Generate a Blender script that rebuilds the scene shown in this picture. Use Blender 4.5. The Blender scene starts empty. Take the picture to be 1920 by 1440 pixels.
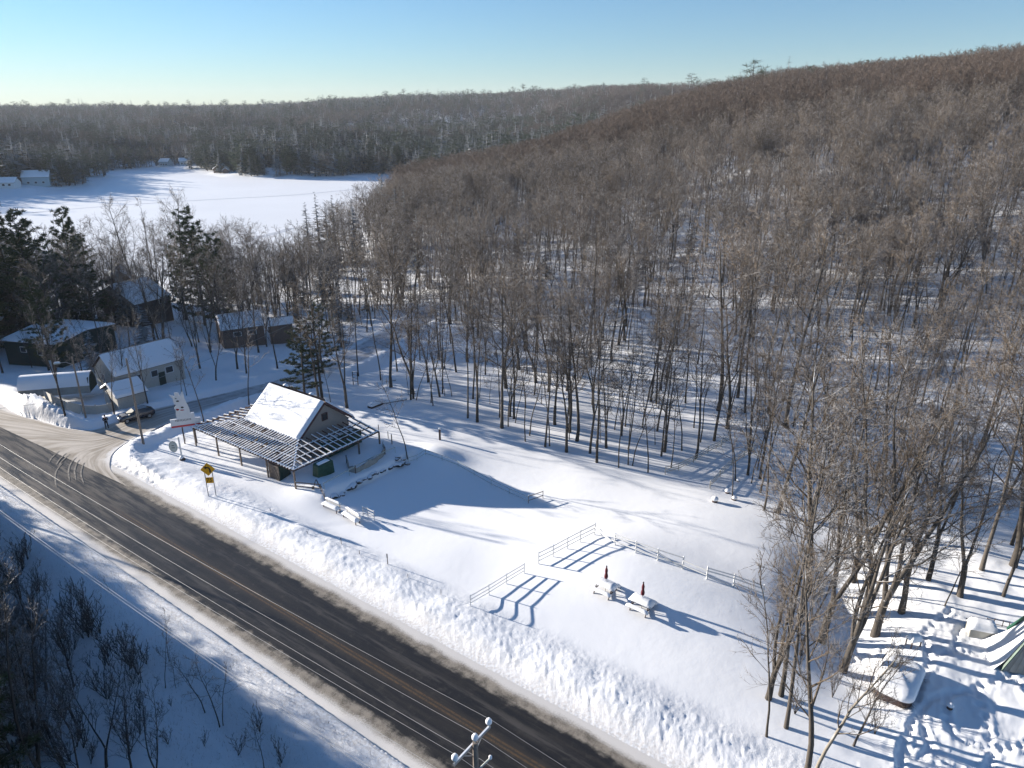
import bpy, bmesh, math, random
import numpy as np
from mathutils import Vector, Matrix
R = math.radians
SC = bpy.context.scene
C = SC.collection
# ---------------------------------------------------------------- camera, sky, sun, exposure
CAMH, PITCH = 38.0, R(20.7)
cd = bpy.data.cameras.new('camera'); cam = bpy.data.objects.new('camera', cd); C.objects.link(cam)
cam.location = (0, 0, CAMH); cam.rotation_euler = (R(90) - PITCH, 0, 0)
cd.sensor_width = 36.0; cd.lens = 36.0 * 1332 / 1920; cd.clip_end = 20000; cd.clip_start = 0.5
SC.camera = cam
SUN_EL, SUN_AZ = R(13.0), R(154.5)          # azimuth counted from +X towards +Y
w = bpy.data.worlds.new("World"); SC.world = w; w.use_nodes = True
nt = w.node_tree; bg = nt.nodes['Background']
sky = nt.nodes.new('ShaderNodeTexSky'); sky.sky_type = 'NISHITA'; sky.sun_disc = False
sky.sun_elevation = SUN_EL; sky.sun_rotation = R(90) - SUN_AZ
sky.air_density = 1.12; sky.dust_density = 0.0; sky.ozone_density = 5.6; sky.altitude = 300
nt.links.new(sky.outputs[0], bg.inputs[0]); bg.inputs[1].default_value = 0.064
sl = bpy.data.lights.new('sun', 'SUN'); sun = bpy.data.objects.new('sun', sl); C.objects.link(sun)
sl.energy = 5.0; sl.angle = R(0.55); sl.color = (1.0, 0.92, 0.82)
tosun = Vector((math.cos(SUN_EL) * math.cos(SUN_AZ), math.cos(SUN_EL) * math.sin(SUN_AZ), math.sin(SUN_EL)))
sun.rotation_euler = tosun.to_track_quat('Z', 'Y').to_euler()
SC.view_settings.view_transform = 'Standard'; SC.view_settings.look = 'None'
SC.view_settings.exposure = 1.4; SC.view_settings.gamma = 1.0
SC.cycles.max_bounces = 6; SC.cycles.diffuse_bounces = 2; SC.cycles.volume_bounces = 0
SC.cycles.transparent_max_bounces = 4

# ---------------------------------------------------------------- noise and terrain
rs = np.random.RandomState(7)
LAT = rs.rand(256, 256)
def vnoise(x, y):
    x = np.asarray(x, float); y = np.asarray(y, float)
    xi = np.floor(x).astype(int); yi = np.floor(y).astype(int)
    fx = x - xi; fy = y - yi; fx = fx*fx*(3-2*fx); fy = fy*fy*(3-2*fy)
    a = LAT[xi & 255, yi & 255]; b = LAT[(xi+1) & 255, yi & 255]
    c = LAT[xi & 255, (yi+1) & 255]; d = LAT[(xi+1) & 255, (yi+1) & 255]
    return (a*(1-fx)+b*fx)*(1-fy)+(c*(1-fx)+d*fx)*fy
def fbm(x, y, o=4):
    s = 0; a = .5
    for i in range(o):
        s = s + a*(vnoise(x*2**i+17.3*i, y*2**i-9.1*i)-.5); a *= .5
    return s*2
def sst(a, b, x):
    t = np.clip((x-a)/(b-a), 0, 1); return t*t*(3-2*t)
RD = np.array([math.cos(R(-36)), math.sin(R(-36))]); RN = np.array([-RD[1], RD[0]]); RC = np.array([-15.0, 45.1])
def sn(x, y): return (x-RC[0])*RD[0]+(y-RC[1])*RD[1], (x-RC[0])*RN[0]+(y-RC[1])*RN[1]
def xy(s, n): return RC + RD*s + RN*n
def ray(px, py):
    X = (px-960)/1332.; Y = (720-py)/1332.
    return np.array([X, math.cos(PITCH)+Y*math.sin(PITCH), -math.sin(PITCH)+Y*math.cos(PITCH)])
def flat(px, py, z=0.):
    r = ray(px, py); t = (z-CAMH)/r[2]; return np.array([0, 0, CAMH])+r*t
cp = []
cols = {-34: [(60,0),(100,0),(150,-2),(230,-6),(300,-8),(480,-8),(520,-5),(700,0),(1000,8),(1600,20),(2500,40),(4500,30)],
 -26: [(150,-2),(220,-5.5),(260,-8),(420,-8),(600,-8),(650,-5),(900,3),(1300,12),(2500,42)],
 -18: [(100,0),(150,-3),(235,-6),(280,-8),(420,-8),(560,-8),(600,-5),(800,2),(1200,18),(2000,44),(3000,42),(4500,30)],
 -13: [(110,-1),(150,-3),(300,-5.5),(350,-8),(560,-8),(600,-4),(900,8),(1400,32),(2000,55)],
 -9: [(110,-1),(200,-2),(300,-3),(420,-5.5),(480,-8),(540,-8),(590,-4),(800,2),(1200,22),(1800,58)],
 -3: [(95,-.3),(150,1),(300,4),(450,-2),(600,-3),(800,2),(1200,26),(1800,64),(3000,70),(4500,60)],
 4: [(95,.2),(150,3),(220,6),(320,11),(420,12),(550,6),(800,15),(1300,50),(1700,72)],
 10: [(95,.5),(150,4),(220,9),(320,18),(450,26),(600,26),(900,40),(1400,72),(3000,70)],
 18: [(80,.5),(110,2),(150,6),(220,15),(320,28),(450,40),(600,48),(900,58),(1400,68),(4500,60)],
 26: [(65,.2),(100,2),(150,7),(220,18),(320,33),(450,45),(600,55),(900,61)],
 34: [(60,.2),(100,2.5),(150,8),(220,20),(300,33),(420,48),(600,60),(900,66),(3000,70)],
 50: [(60,.3),(100,3),(150,9),(220,22),(300,36),(420,50),(700,66)],
 80: [(60,0),(150,5),(300,20),(700,40),(3000,50)], 130: [(60,0),(300,4),(1500,20)], 180: [(60,-1),(300,-2),(1500,0)],
 -130: [(60,-2),(300,-3),(1500,0)], -90: [(60,-2),(300,-2),(1500,5)], -60: [(60,-.5),(150,-1),(300,-6),(600,0),(1500,20),(4500,30)]}
for th, rows in cols.items():
    for r, z in rows: cp.append((r*math.sin(R(th)), r*math.cos(R(th)), z))
for p in [(269,832),(200,803),(385,930),(550,912),(411,854),(456,872),(1138,1110),(1375,1101),(1119,866),(1300,900),(1440,960),(1000,830),(880,790),(640,1000),(900,1000),(1300,1200),(1430,1320),(1600,1300),(1850,1300),(300,900),(700,1200),(40,800)]:
    g = flat(*p); cp.append((g[0], g[1], 0.0))
for (p, z) in [((100,1300),-1.8),((300,1400),-1.6),((0,1100),-1.6),((400,1300),-1.2)]:
    g = flat(*p); cp.append((g[0], g[1], z))
cp = np.array(cp)
def lp(x, y):
    r = np.hypot(x, y)+1e-6; rho = np.log1p(r/30.0); return x/r*rho*3, y/r*rho*3
def tk(r2): return np.where(r2 > 1e-12, r2*np.log(r2+1e-12), 0)*.5
CU, CV = lp(cp[:, 0], cp[:, 1]); nC = len(cp)
K = tk((CU[:, None]-CU)**2+(CV[:, None]-CV)**2)+np.eye(nC)*0.01
Pm = np.stack([np.ones(nC), CU, CV], 1)
A = np.zeros((nC+3, nC+3)); A[:nC, :nC] = K; A[:nC, nC:] = Pm; A[nC:, :nC] = Pm.T
WT = np.linalg.solve(A, np.concatenate([cp[:, 2], np.zeros(3)]))
def tps(x, y):
    x = np.asarray(x, float); sh = x.shape; x = x.ravel(); y = np.asarray(y, float).ravel(); out = np.empty_like(x)
    for i in range(0, len(x), 20000):
        u, v = lp(x[i:i+20000], y[i:i+20000])
        out[i:i+20000] = tk((u[:, None]-CU)**2+(v[:, None]-CV)**2)@WT[:nC]+WT[nC]+WT[nC+1]*u+WT[nC+2]*v
    return out.reshape(sh)
def g2(x, y, c, sx, sy, ang=0):
    dx = x-c[0]; dy = y-c[1]; ca, sa = math.cos(R(ang)), math.sin(R(ang))
    return np.exp(-(((dx*ca+dy*sa)/sx)**2+((-dx*sa+dy*ca)/sy)**2))
# side road: pairs of edge points (left/far edge, right/near edge)
SRP = [((-120,745),(238,912)),((-20,765),(209,884)),((60,785),(206,864)),((125,803),(214,848)),((175,806),(235,832)),((215,792),(268,815)),
       ((285,768),(318,793)),((363,751),(385,768)),((440,733),(470,744)),((497,718),(530,729)),((560,700),(590,708)),((635,667),(680,675)),((727,617),(760,630)),((800,585),(826,592))]
def seg_pts(P, k):
    out = []
    n = len(P)
    for i in range(n-1):
        p0 = P[max(i-1, 0)]; p1 = P[i]; p2 = P[i+1]; p3 = P[min(i+2, n-1)]
        for j in range(k):
            t = j/k; out.append(.5*((2*p1)+(-p0+p2)*t+(2*p0-5*p1+4*p2-p3)*t*t+(-p0+3*p1-3*p2+p3)*t**3))
    out.append(P[-1]); return np.array(out)
def srz(i): return 0.0 if i < 7 else -0.16*(i-6)
SRL = seg_pts(np.array([flat(*a, srz(i))[:2] for i, (a, b) in enumerate(SRP)]), 8)
SRR = seg_pts(np.array([flat(*b, srz(i))[:2] for i, (a, b) in enumerate(SRP)]), 8)
SRZ = np.interp(np.arange(len(SRL))/8, np.arange(14), [srz(i) for i in range(14)])
SRC = (SRL+SRR)/2; SRW = np.hypot(*(SRL-SRR).T)/2
def sr_dist(x, y):
    """signed distance outside the side road ribbon, and its level"""
    x = np.asarray(x); y = np.asarray(y)
    best = np.full(x.shape, 1e9); lev = np.zeros(x.shape)
    m = (x > -110) & (x < 30) & (y > 60) & (y < 165)
    xs = x[m]; ys = y[m]; b = np.full(xs.shape, 1e9); l = np.zeros(xs.shape)
    for E_ in (SRL, SRR):
        t = np.linspace(0, len(E_)-1, 330); ex = np.interp(t, np.arange(len(E_)), E_[:, 0]); ey = np.interp(t, np.arange(len(E_)), E_[:, 1]); ez = np.interp(t, np.arange(len(E_)), SRZ)
        for i in range(330):
            d = np.hypot(xs-ex[i], ys-ey[i]); k = d < b; b[k] = d[k]; l[k] = ez[i]
    pg = np.vstack([SRL, SRR[::-1]]); ins = np.zeros(xs.shape, bool); q = pg[-1]
    for p in pg:
        if p[1] != q[1]: ins ^= ((p[1] > ys) != (q[1] > ys)) & (xs < (q[0]-p[0])*(ys-p[1])/(q[1]-p[1])+p[0])
        q = p
    b = np.where(ins, -b, b)
    best[m] = b; lev[m] = l; return best, lev
LAKEZ = -6.0
BE1 = RD; BE2 = RN; BO = np.array([-23.4, 67.9])        # pergola frame: origin is its front right corner
def bl(x, y): return (x-BO[0])*BE1[0]+(y-BO[1])*BE1[1], (x-BO[0])*BE2[0]+(y-BO[1])*BE2[1]
WALLP = np.array([flat(622,932)[:2], flat(655,915)[:2], flat(700,888)[:2], flat(735,872)[:2], flat(762,862)[:2]])
PATHS = [[(1690,1440),(1695,1395),(1725,1330),(1770,1300),(1830,1290),(1920,1250)],[(1725,1330),(1745,1400),(1800,1440)],[(1770,1300),(1785,1370),(1860,1400),(1960,1390)],
         [(1720,1310),(1745,1240),(1790,1225),(1850,1235),(1930,1300)],[(1745,1240),(1735,1190),(1780,1150)],[(1790,1225),(1800,1180),(1850,1200)],[(1830,1290),(1860,1400),(1850,1450)],[(1690,1395),(1720,1420),(1745,1400)],[(1560,1230),(1620,1215),(1735,1190)]]
PATHW = [seg_pts(np.array([flat(*p)[:2] for p in P]), 6) for P in PATHS]
def height(x, y, fine=True):
    x = np.asarray(x, float); y = np.asarray(y, float)
    z = tps(x, y); r = np.hypot(x, y)
    z = z + sst(300, 900, r)*fbm(x/160., y/160., 4)*14 + sst(110, 200, r)*fbm(x/28., y/28., 3)*1.6*(z > -5.0)
    s, n = sn(x, y)
    # keep the lot, the bank and the road level
    lot = 1-sst(28, 46, np.hypot(x+2, (y-62)*1.0)) 
    z = z*(1-lot*(n > 0)) 
    # gentle swells of the lot
    z = z + 1.15*g2(x, y, (12., 51.), 9.5, 6.5, -25) + .5*g2(x, y, (8.5, 57.), 6, 4, -20) + .45*g2(x, y, (-4, 60), 12, 7, -20)+.5*g2(x, y, (20, 62), 9, 7, 0) - 1.5*g2(x, y, (27, 47.5), 3.6, 9, -20)
    z = z - .8*g2(x, y, (-6., 66.), 13, 9, -25)
    z = z + .9*g2(x, y, flat(815,850)[:2], 3.4, 1.8, -25) + .5*g2(x, y, flat(590,925)[:2], 3.5, 2.2, -36)
    # building terrace behind the boulder wall
    e1, e2 = bl(x, y)
    dw = np.full(x.shape, 1e9)
    a, b = WALLP[0], WALLP[-1]; t = (b-a)/np.hypot(*(b-a)); nn = np.array([-t[1], t[0]])
    wd = (x-a[0])*nn[0]+(y-a[1])*nn[1]; wl = ((x-a[0])*t[0]+(y-a[1])*t[1])/np.hypot(*(b-a))
    z = z + .9*sst(-.3, .5, wd)*(1-sst(4, 10, wd))*sst(-.15, .1, wl)*(1-sst(1.0, 1.3, wl))
    # main road corridor and its banks
    an = np.abs(n); k = sst(5.2, 10, an)
    z = z*k
    z = z - 1.1*sst(7, 16, -n) - .9*sst(14, 30, -n)
    sd, sl_ = sr_dist(x, y)
    berm = .6*sst(5.0, 6.8, n)*(1-sst(7.6, 11, n))
    ber2 = .5*sst(4.0, 5.6, -n)*(1-sst(6.3, 9.5, -n))
    far = sst(.4, 2.5, sd)
    z = z + berm*far + ber2
    sb = .55*sst(.1, 1.2, sd)*(1-sst(1.8, 4.0, sd))*(an > 6)
    kk = sst(0., 2.6, sd)
    z = np.where(sd < 50, z*kk+(sl_-0.0)*(1-kk), z) + sb
    # ploughed heap beside the junction
    for q, hh, sx, sy in [((60,772),1.5,3.2,1.6),((90,785),1.3,3.0,1.3),((130,798),.9,3.5,1.0),((30,745),.9,4,2)]:
        z = z + hh*g2(x, y, flat(*q)[:2], sx, sy, -30)*sst(-.5, 1., sd)
    if fine:
        near = 1-sst(120, 160, r)
        lump = fbm(x*4.3+fbm(x, y, 2), y*4.3, 3); lump2 = fbm(x*1.1+5, y*1.1, 2)
        bm = sst(4.9, 6.2, n)*(1-sst(8.0, 11.5, n))*far
        z = z + near*bm*(lump*.06+lump2*.04+fbm(x*.3, y*.3, 2)*.22)
        z = z + near*(sst(5, 7, -n)*(1-sst(9, 12, -n)))*lump*.05
        z = z + near*sst(.3, .9, sd)*(1-sst(2.2, 3.5, sd))*lump*.18*(an > 5)
        off = sst(7, 12, an)*sst(.5, 3, sd)
        z = z + near*off*(fbm(x*.1, y*.1, 2)*.22+fbm(x*.6+3, y*.6, 2)*.012)
        z = z + near*off*sst(10, 14, -n)*fbm(x*.3, y*.3, 3)*.12
        pile = g2(x, y, flat(80,780)[:2], 7, 2.6, -34)
        z = z + pile*lump*.4*sst(0, 1, sd)
        # trodden trails
        m = (x > 15) & (x < 50) & (y > 28) & (y < 62)
        if m.any():
            xs = x[m]; ys = y[m]; b = np.full(xs.shape, 1e9)
            for P in PATHW:
                for q in P:
                    b = np.minimum(b, np.hypot(xs-q[0], ys-q[1]))
            jit = fbm(xs*2.0, ys*2.0, 3)*.35
            zz = -.14*(1-sst(.08, .34, b+jit*.7)) + .05*g1(b+jit*.7, .45, .15) + .05*fbm(xs*5, ys*5, 3)*(b < 1.2)
            reg = sst(24.5, 28, xs)*(1-sst(50, 56, ys))
            zz = zz + reg*(fbm(xs*.8, ys*.8, 4)*.08+np.maximum(fbm(xs*.5+9, ys*.5, 2), 0)*.06)
            z[m] = z[m]+zz
        fz = sst(30, 44, np.hypot(x+2, y-62))*near*(n > 12)
        z = z + fz*(fbm(x*.28, y*.28, 3)*.3)
    z = np.where((an < 5.0) & (r < 400), np.minimum(z, -.03-.05*0), z)
    z = np.where((sd < .2), np.minimum(z, sl_-.03), z)
    return z
def g1(x, c, s): return np.exp(-((x-c)/s)**2)
def hz(x, y): return float(height(np.array([x]), np.array([y]))[0])
def T(px, py):
    """point of the ground seen at a pixel of the photograph (measuring help)"""
    d = ray(px, py); o = np.array([0, 0, CAMH])
    ts = 20*1.004**np.arange(1300)
    P = o+d*ts[:, None]
    z = height(P[:, 0], P[:, 1], False)
    k = np.nonzero(P[:, 2] < np.maximum(z, LAKEZ))[0]
    if len(k) == 0: return P[-1]
    i = k[0]; p = P[i].copy()
    if i:
        a = P[i-1]; da = a[2]-z[i-1]; db = z[i]-p[2]; f = da/(da+db+1e-9); p = a+(p-a)*f
    p[2] = hz(p[0], p[1]); return p
def proj(p):
    x, y, z = p[0], p[1], p[2]-CAMH
    d = y*math.cos(PITCH)-z*math.sin(PITCH); u = y*math.sin(PITCH)+z*math.cos(PITCH)
    return 960+1332*x/d, 720-1332*u/d, d

# ---------------------------------------------------------------- materials
def mat(name, col, rough=.7, metal=0., noise=0., scale=5., bump=0., bscale=20., col2=None, spec=.3):
    m = bpy.data.materials.new(name); m.use_nodes = True; t = m.node_tree; b = t.nodes['Principled BSDF']
    b.inputs['Base Color'].default_value = (*col, 1); b.inputs['Roughness'].default_value = rough
    b.inputs['Metallic'].default_value = metal; b.inputs['Specular IOR Level'].default_value = spec
    tc = t.nodes.new('ShaderNodeTexCoord')
    if noise or col2:
        n = t.nodes.new('ShaderNodeTexNoise'); n.inputs['Scale'].default_value = scale; n.inputs['Detail'].default_value = 6
        t.links.new(tc.outputs['Object'], n.inputs['Vector'])
        mx = t.nodes.new('ShaderNodeMixRGB'); c2 = col2 or tuple(max(0, c*(1-noise)) for c in col)
        mx.inputs[1].default_value = (*col, 1); mx.inputs[2].default_value = (*c2, 1)
        rp = t.nodes.new('ShaderNodeMapRange'); rp.inputs[1].default_value = .35; rp.inputs[2].default_value = .65
        t.links.new(n.outputs['Fac'], rp.inputs[0]); t.links.new(rp.outputs[0], mx.inputs[0]); t.links.new(mx.outputs[0], b.inputs['Base Color'])
    if bump:
        n = t.nodes.new('ShaderNodeTexNoise'); n.inputs['Scale'].default_value = bscale; n.inputs['Detail'].default_value = 5
        t.links.new(tc.outputs['Object'], n.inputs['Vector'])
        bp = t.nodes.new('ShaderNodeBump'); bp.inputs['Strength'].default_value = bump; bp.inputs['Distance'].default_value = .05
        t.links.new(n.outputs['Fac'], bp.inputs['Height']); t.links.new(bp.outputs[0], b.inputs['Normal'])
    return m
class NB:
    def __init__(s, m): s.t = m.node_tree; s.b = s.t.nodes['Principled BSDF']
    def n(s, ty, **kw):
        x = s.t.nodes.new(ty)
        for k, v in kw.items():
            if k in x.inputs: x.inputs[k].default_value = v
            else: setattr(x, k, v)
        return x
    def l(s, a, b): s.t.links.new(a, b)
    def math(s, op, a, b=None, c=None):
        x = s.t.nodes.new('ShaderNodeMath'); x.operation = op
        for i, v in enumerate((a, b, c)):
            if v is None: continue
            if isinstance(v, (int, float)): x.inputs[i].default_value = v
            else: s.l(v, x.inputs[i])
        return x.outputs[0]
    def rng(s, v, a, b, c=0., d=1.):
        x = s.t.nodes.new('ShaderNodeMapRange'); x.interpolation_type = 'SMOOTHSTEP'; s.l(v, x.inputs[0])
        for i, q in enumerate((a, b, c, d)): x.inputs[i+1].default_value = q
        return x.outputs[0]
    def mix(s, f, a, b):
        x = s.t.nodes.new('ShaderNodeMixRGB')
        if isinstance(f, (int, float)): x.inputs[0].default_value = f
        else: s.l(f, x.inputs[0])
        for i, q in ((1, a), (2, b)):
            if isinstance(q, tuple): x.inputs[i].default_value = (*q, 1)
            else: s.l(q, x.inputs[i])
        return x.outputs[0]
    def noise(s, vec, scale, detail=5, rough=.55):
        x = s.t.nodes.new('ShaderNodeTexNoise'); x.inputs['Scale'].default_value = scale; x.inputs['Detail'].default_value = detail
        x.inputs['Roughness'].default_value = rough
        if vec is not None: s.l(vec, x.inputs['Vector'])
        return x.outputs['Fac']
    def bump(s, h, st=.5, dist=.05):
        x = s.t.nodes.new('ShaderNodeBump'); x.inputs['Strength'].default_value = st; x.inputs['Distance'].default_value = dist
        s.l(h, x.inputs['Height']); s.l(x.outputs[0], s.b.inputs['Normal'])
SNOWC = (.86, .87, .88)
def snow_mat():
    m = mat('snow', SNOWC, .6, spec=.2); q = NB(m)
    ge = q.n('ShaderNodeNewGeometry'); P = ge.outputs['Position']
    sep = q.n('ShaderNodeSeparateXYZ'); 
    mp = q.n('ShaderNodeMapping'); q.l(P, mp.inputs[0]); mp.inputs['Rotation'].default_value = (0, 0, R(36)); 
    mp.vector_type = 'POINT'; q.l(mp.outputs[0], sep.inputs[0])
    # road frame: n = y' - n0
    n0 = RC@RN
    nn = q.math('SUBTRACT', sep.outputs[1], float(n0))
    big = q.noise(P, .5, 6); fine = q.noise(P, 5., 6, .7); mid = q.noise(P, 1.4, 4)
    # dirt thrown off by the plough
    wob = q.math('MULTIPLY_ADD', big, 3.0, -1.5)
    d1 = q.math('ADD', nn, wob)
    a = q.rng(d1, 4.2, 7.4, 1, 0); bneg = q.rng(d1, -7.5, -4.4, 0, 1)
    dirt = q.math('MULTIPLY', a, bneg)
    dirt = q.math('MULTIPLY', dirt, q.rng(fine, .35, .62))
    lit = q.mix(q.math('MULTIPLY', dirt, .6), SNOWC, (.42, .36, .29))
    q.l(lit, q.b.inputs['Base Color'])
    rough = q.math('MULTIPLY', q.math('MULTIPLY', q.rng(nn, 4.6, 6.0), q.rng(nn, 9.0, 12.0, 1, 0)), q.noise(P, 3.2, 7, .75))
    rough2 = q.math('MULTIPLY', q.math('MULTIPLY', q.rng(nn, -12.5, -10., 0, 1), q.rng(nn, -5.5, -4.6, 1, 0)), q.noise(P, 6., 7, .8))
    h = q.math('ADD', q.math('MULTIPLY', fine, .14), q.math('MULTIPLY', mid, .35))
    h = q.math('ADD', h, q.math('MULTIPLY_ADD', rough, 1.25, q.math('MULTIPLY', rough2, 1.1)))
    q.bump(h, .45, .09)
    return m
def snow_simple(name='fresh_snow', bmp=.4):
    m = mat(name, SNOWC, .6, spec=.2, bump=bmp, bscale=3.); return m
M = {}
M['ground'] = snow_mat(); M['snow'] = snow_simple()
def road_mat(side=False):
    m = mat('side_road_surface' if side else 'road_surface', (.05, .05, .05), .55, spec=.35); q = NB(m)
    tc = q.n('ShaderNodeTexCoord'); sep = q.n('ShaderNodeSeparateXYZ'); q.l(tc.outputs['Object'], sep.inputs[0])
    st = q.n('ShaderNodeMapping'); q.l(tc.outputs['Object'], st.inputs[0]); st.inputs['Scale'].default_value = (.12, 1.4, 1)
    streak = q.noise(st.outputs[0], 1.6, 6, .65); fine = q.noise(tc.outputs['Object'], 9., 6, .7); big = q.noise(tc.outputs['Object'], .35, 5)
    if side:
        fr = q.noise(tc.outputs['Object'], .9, 6, .6)
        uv = q.n('ShaderNodeUVMap'); su = q.n('ShaderNodeSeparateXYZ'); q.l(uv.outputs[0], su.inputs[0])
        mp2 = q.n('ShaderNodeMapping'); q.l(uv.outputs[0], mp2.inputs[0]); mp2.inputs['Scale'].default_value = (.35, 22., 1)
        tr = q.noise(mp2.outputs[0], 1.0, 5, .6)
        tan = q.mix(q.rng(tr, .38, .62), (.30, .26, .21), (.52, .47, .41))
        grey = q.mix(q.rng(tr, .4, .6), (.20, .19, .18), (.46, .45, .44))
        c = q.mix(q.rng(su.outputs[0], 5., 7.5), tan, grey); c = q.mix(q.math('MULTIPLY', q.rng(su.outputs[0], 6., 10.), q.rng(fr, .30, .60)), c, (.62, .62, .63))
        edge = q.math('ABSOLUTE', q.math('SUBTRACT', su.outputs[1], .5))
        e = q.math('ADD', edge, q.math('MULTIPLY_ADD', fr, .22, -.11))
        c = q.mix(q.math('MULTIPLY', q.rng(e, .40, .50), q.rng(su.outputs[0], .8, 2.2)), c, (.74, .72, .69))
        al = q.rng(q.math('ADD', su.outputs[0], q.math('MULTIPLY_ADD', fine, .3, -.15)), .05, .2)
        q.l(c, q.b.inputs['Base Color']); q.b.inputs['Roughness'].default_value = .8
        q.bump(q.math('ADD', tr, fr), .35, .06)
        return m
    n = sep.outputs[1]; an = q.math('ABSOLUTE', q.math('ADD', n, q.math('MULTIPLY_ADD', big, .9, -.45)))
    asp = q.mix(q.rng(streak, .38, .70), (.009, .009, .010), (.030, .026, .022))
    grit = q.noise(tc.outputs['Object'], 28., 4, .8); patch = q.noise(tc.outputs['Object'], 1.1, 7, .7)
    asp = q.mix(q.math('MULTIPLY', q.rng(grit, .45, .75), .5), asp, (.085, .078, .068))
    asp = q.mix(q.math('MULTIPLY', q.rng(patch, .52, .72), .35), asp, (.10, .088, .072))
    # asphalt paler and tan in streaks towards the junction end
    sx = sep.outputs[0]
    paler = q.math('MULTIPLY', q.rng(sx, -18., -44., 0, 1), q.rng(streak, .40, .60))
    asp = q.mix(q.math('MULTIPLY', paler, .75), asp, (.20, .17, .13))
    # dried centre between the wheel tracks
    ctr = q.math('MULTIPLY', q.rng(q.math('ABSOLUTE', q.math('ADD', n, q.math('MULTIPLY_ADD', fine, .3, -.15))), .1, .75, 1, 0), .45)
    asp = q.mix(ctr, asp, (.070, .056, .042))
    lane = q.math('ABSOLUTE', q.math('SUBTRACT', q.math('ABSOLUTE', n), 1.85))
    dl = q.math('MULTIPLY', q.rng(lane, .05, .5, 1, 0), q.rng(streak, .40, .6, 0, .45))
    asp = q.mix(dl, asp, (.11, .10, .09))
    worn = q.math('MULTIPLY', q.rng(fine, .38, .56), q.rng(sx, -34., -28., .0, .30))
    yl = q.rng(q.math('ABSOLUTE', q.math('SUBTRACT', q.math('ABSOLUTE', n), .14)), .055, .08, 1, 0)
    asp = q.mix(q.math('MULTIPLY', yl, worn), asp, (.30, .165, .05))
    e = q.math('ADD', q.math('ADD', an, q.math('MULTIPLY_ADD', streak, .8, -.4)), q.math('MULTIPLY_ADD', patch, 1.0, -.5))
    gr2 = q.mix(q.rng(patch, .35, .62), (.10, .085, .065), (.27, .235, .19)); gr2 = q.mix(q.math('MULTIPLY', q.rng(grit, .45, .65), .5), gr2, (.42, .39, .35))
    c = q.mix(q.rng(e, 2.95, 3.5), asp, gr2)
    sn2 = q.math('ADD', an, q.math('MULTIPLY_ADD', fine, .9, -.45))
    c = q.mix(q.rng(sn2, 3.7, 4.4), c, (.68, .65, .61))
    q.l(c, q.b.inputs['Base Color'])
    ro = q.rng(e, 2.9, 3.6, .42, .85); q.l(ro, q.b.inputs['Roughness'])
    q.bump(q.math('ADD', fine, q.math('MULTIPLY', q.rng(e, 3.2, 4.5), big)), .25, .05)
    return m
M['road'] = road_mat(); M['sroad'] = road_mat(True)
M['ice'] = mat('lake_snow', (.87, .88, .89), .55, spec=.25, noise=.05, scale=.02, bump=.2, bscale=.3)
def bark_mat(name, c1, c2, snow=.5, thr=.35):
    m = mat(name, c1, .85, spec=.15); q = NB(m)
    ge = q.n('ShaderNodeNewGeometry'); sep = q.n('ShaderNodeSeparateXYZ'); q.l(ge.outputs['Normal'], sep.inputs[0])
    oi = q.n('ShaderNodeObjectInfo')
    nz = q.noise(ge.outputs['Position'], 1.1, 3); nf = q.noise(ge.outputs['Position'], 5., 3)
    c = q.mix(nf, c1, c2)
    hue = q.n('ShaderNodeHueSaturation'); q.l(c, hue.inputs['Color'])
    q.l(q.math('MULTIPLY_ADD', oi.outputs['Random'], .7, .65), hue.inputs['Value'])
    up = q.rng(q.math('ADD', sep.outputs[2], q.math('MULTIPLY_ADD', nz, 1.2, -.6)), thr, thr+.25)
    c = q.mix(q.math('MULTIPLY', up, snow), hue.outputs[0], (.80, .82, .85))
    q.l(c, q.b.inputs['Base Color']); return m
M['bark'] = bark_mat('bark', (.050, .043, .037), (.100, .088, .075), .6, .55)
HAZE = 0.00008
M['twig'] = bark_mat('twig', (.084, .064, .046), (.135, .107, .080), .50, .66)
M['brush'] = bark_mat('brush_twig', (.050, .043, .040), (.11, .10, .095), .5, .6)
M['twigfar'] = bark_mat('far_twig', (.075, .054, .042), (.118, .088, .068), .25, .74)
M['barkdark'] = bark_mat('dark_bark', (.045, .040, .036), (.085, .075, .068), .55, .55)
M['birch'] = bark_mat('pale_bark', (.30, .26, .20), (.42, .38, .32), .4, .5)
M['needle'] = bark_mat('needles', (.030, .048, .022), (.055, .075, .032), .16, .72)
M['needlesnow'] = bark_mat('frosted_needles', (.018, .030, .022), (.034, .046, .034), .4, .66)
M['pine'] = bark_mat('pine_needles', (.034, .050, .022), (.068, .088, .038), .12, .8)

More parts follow.
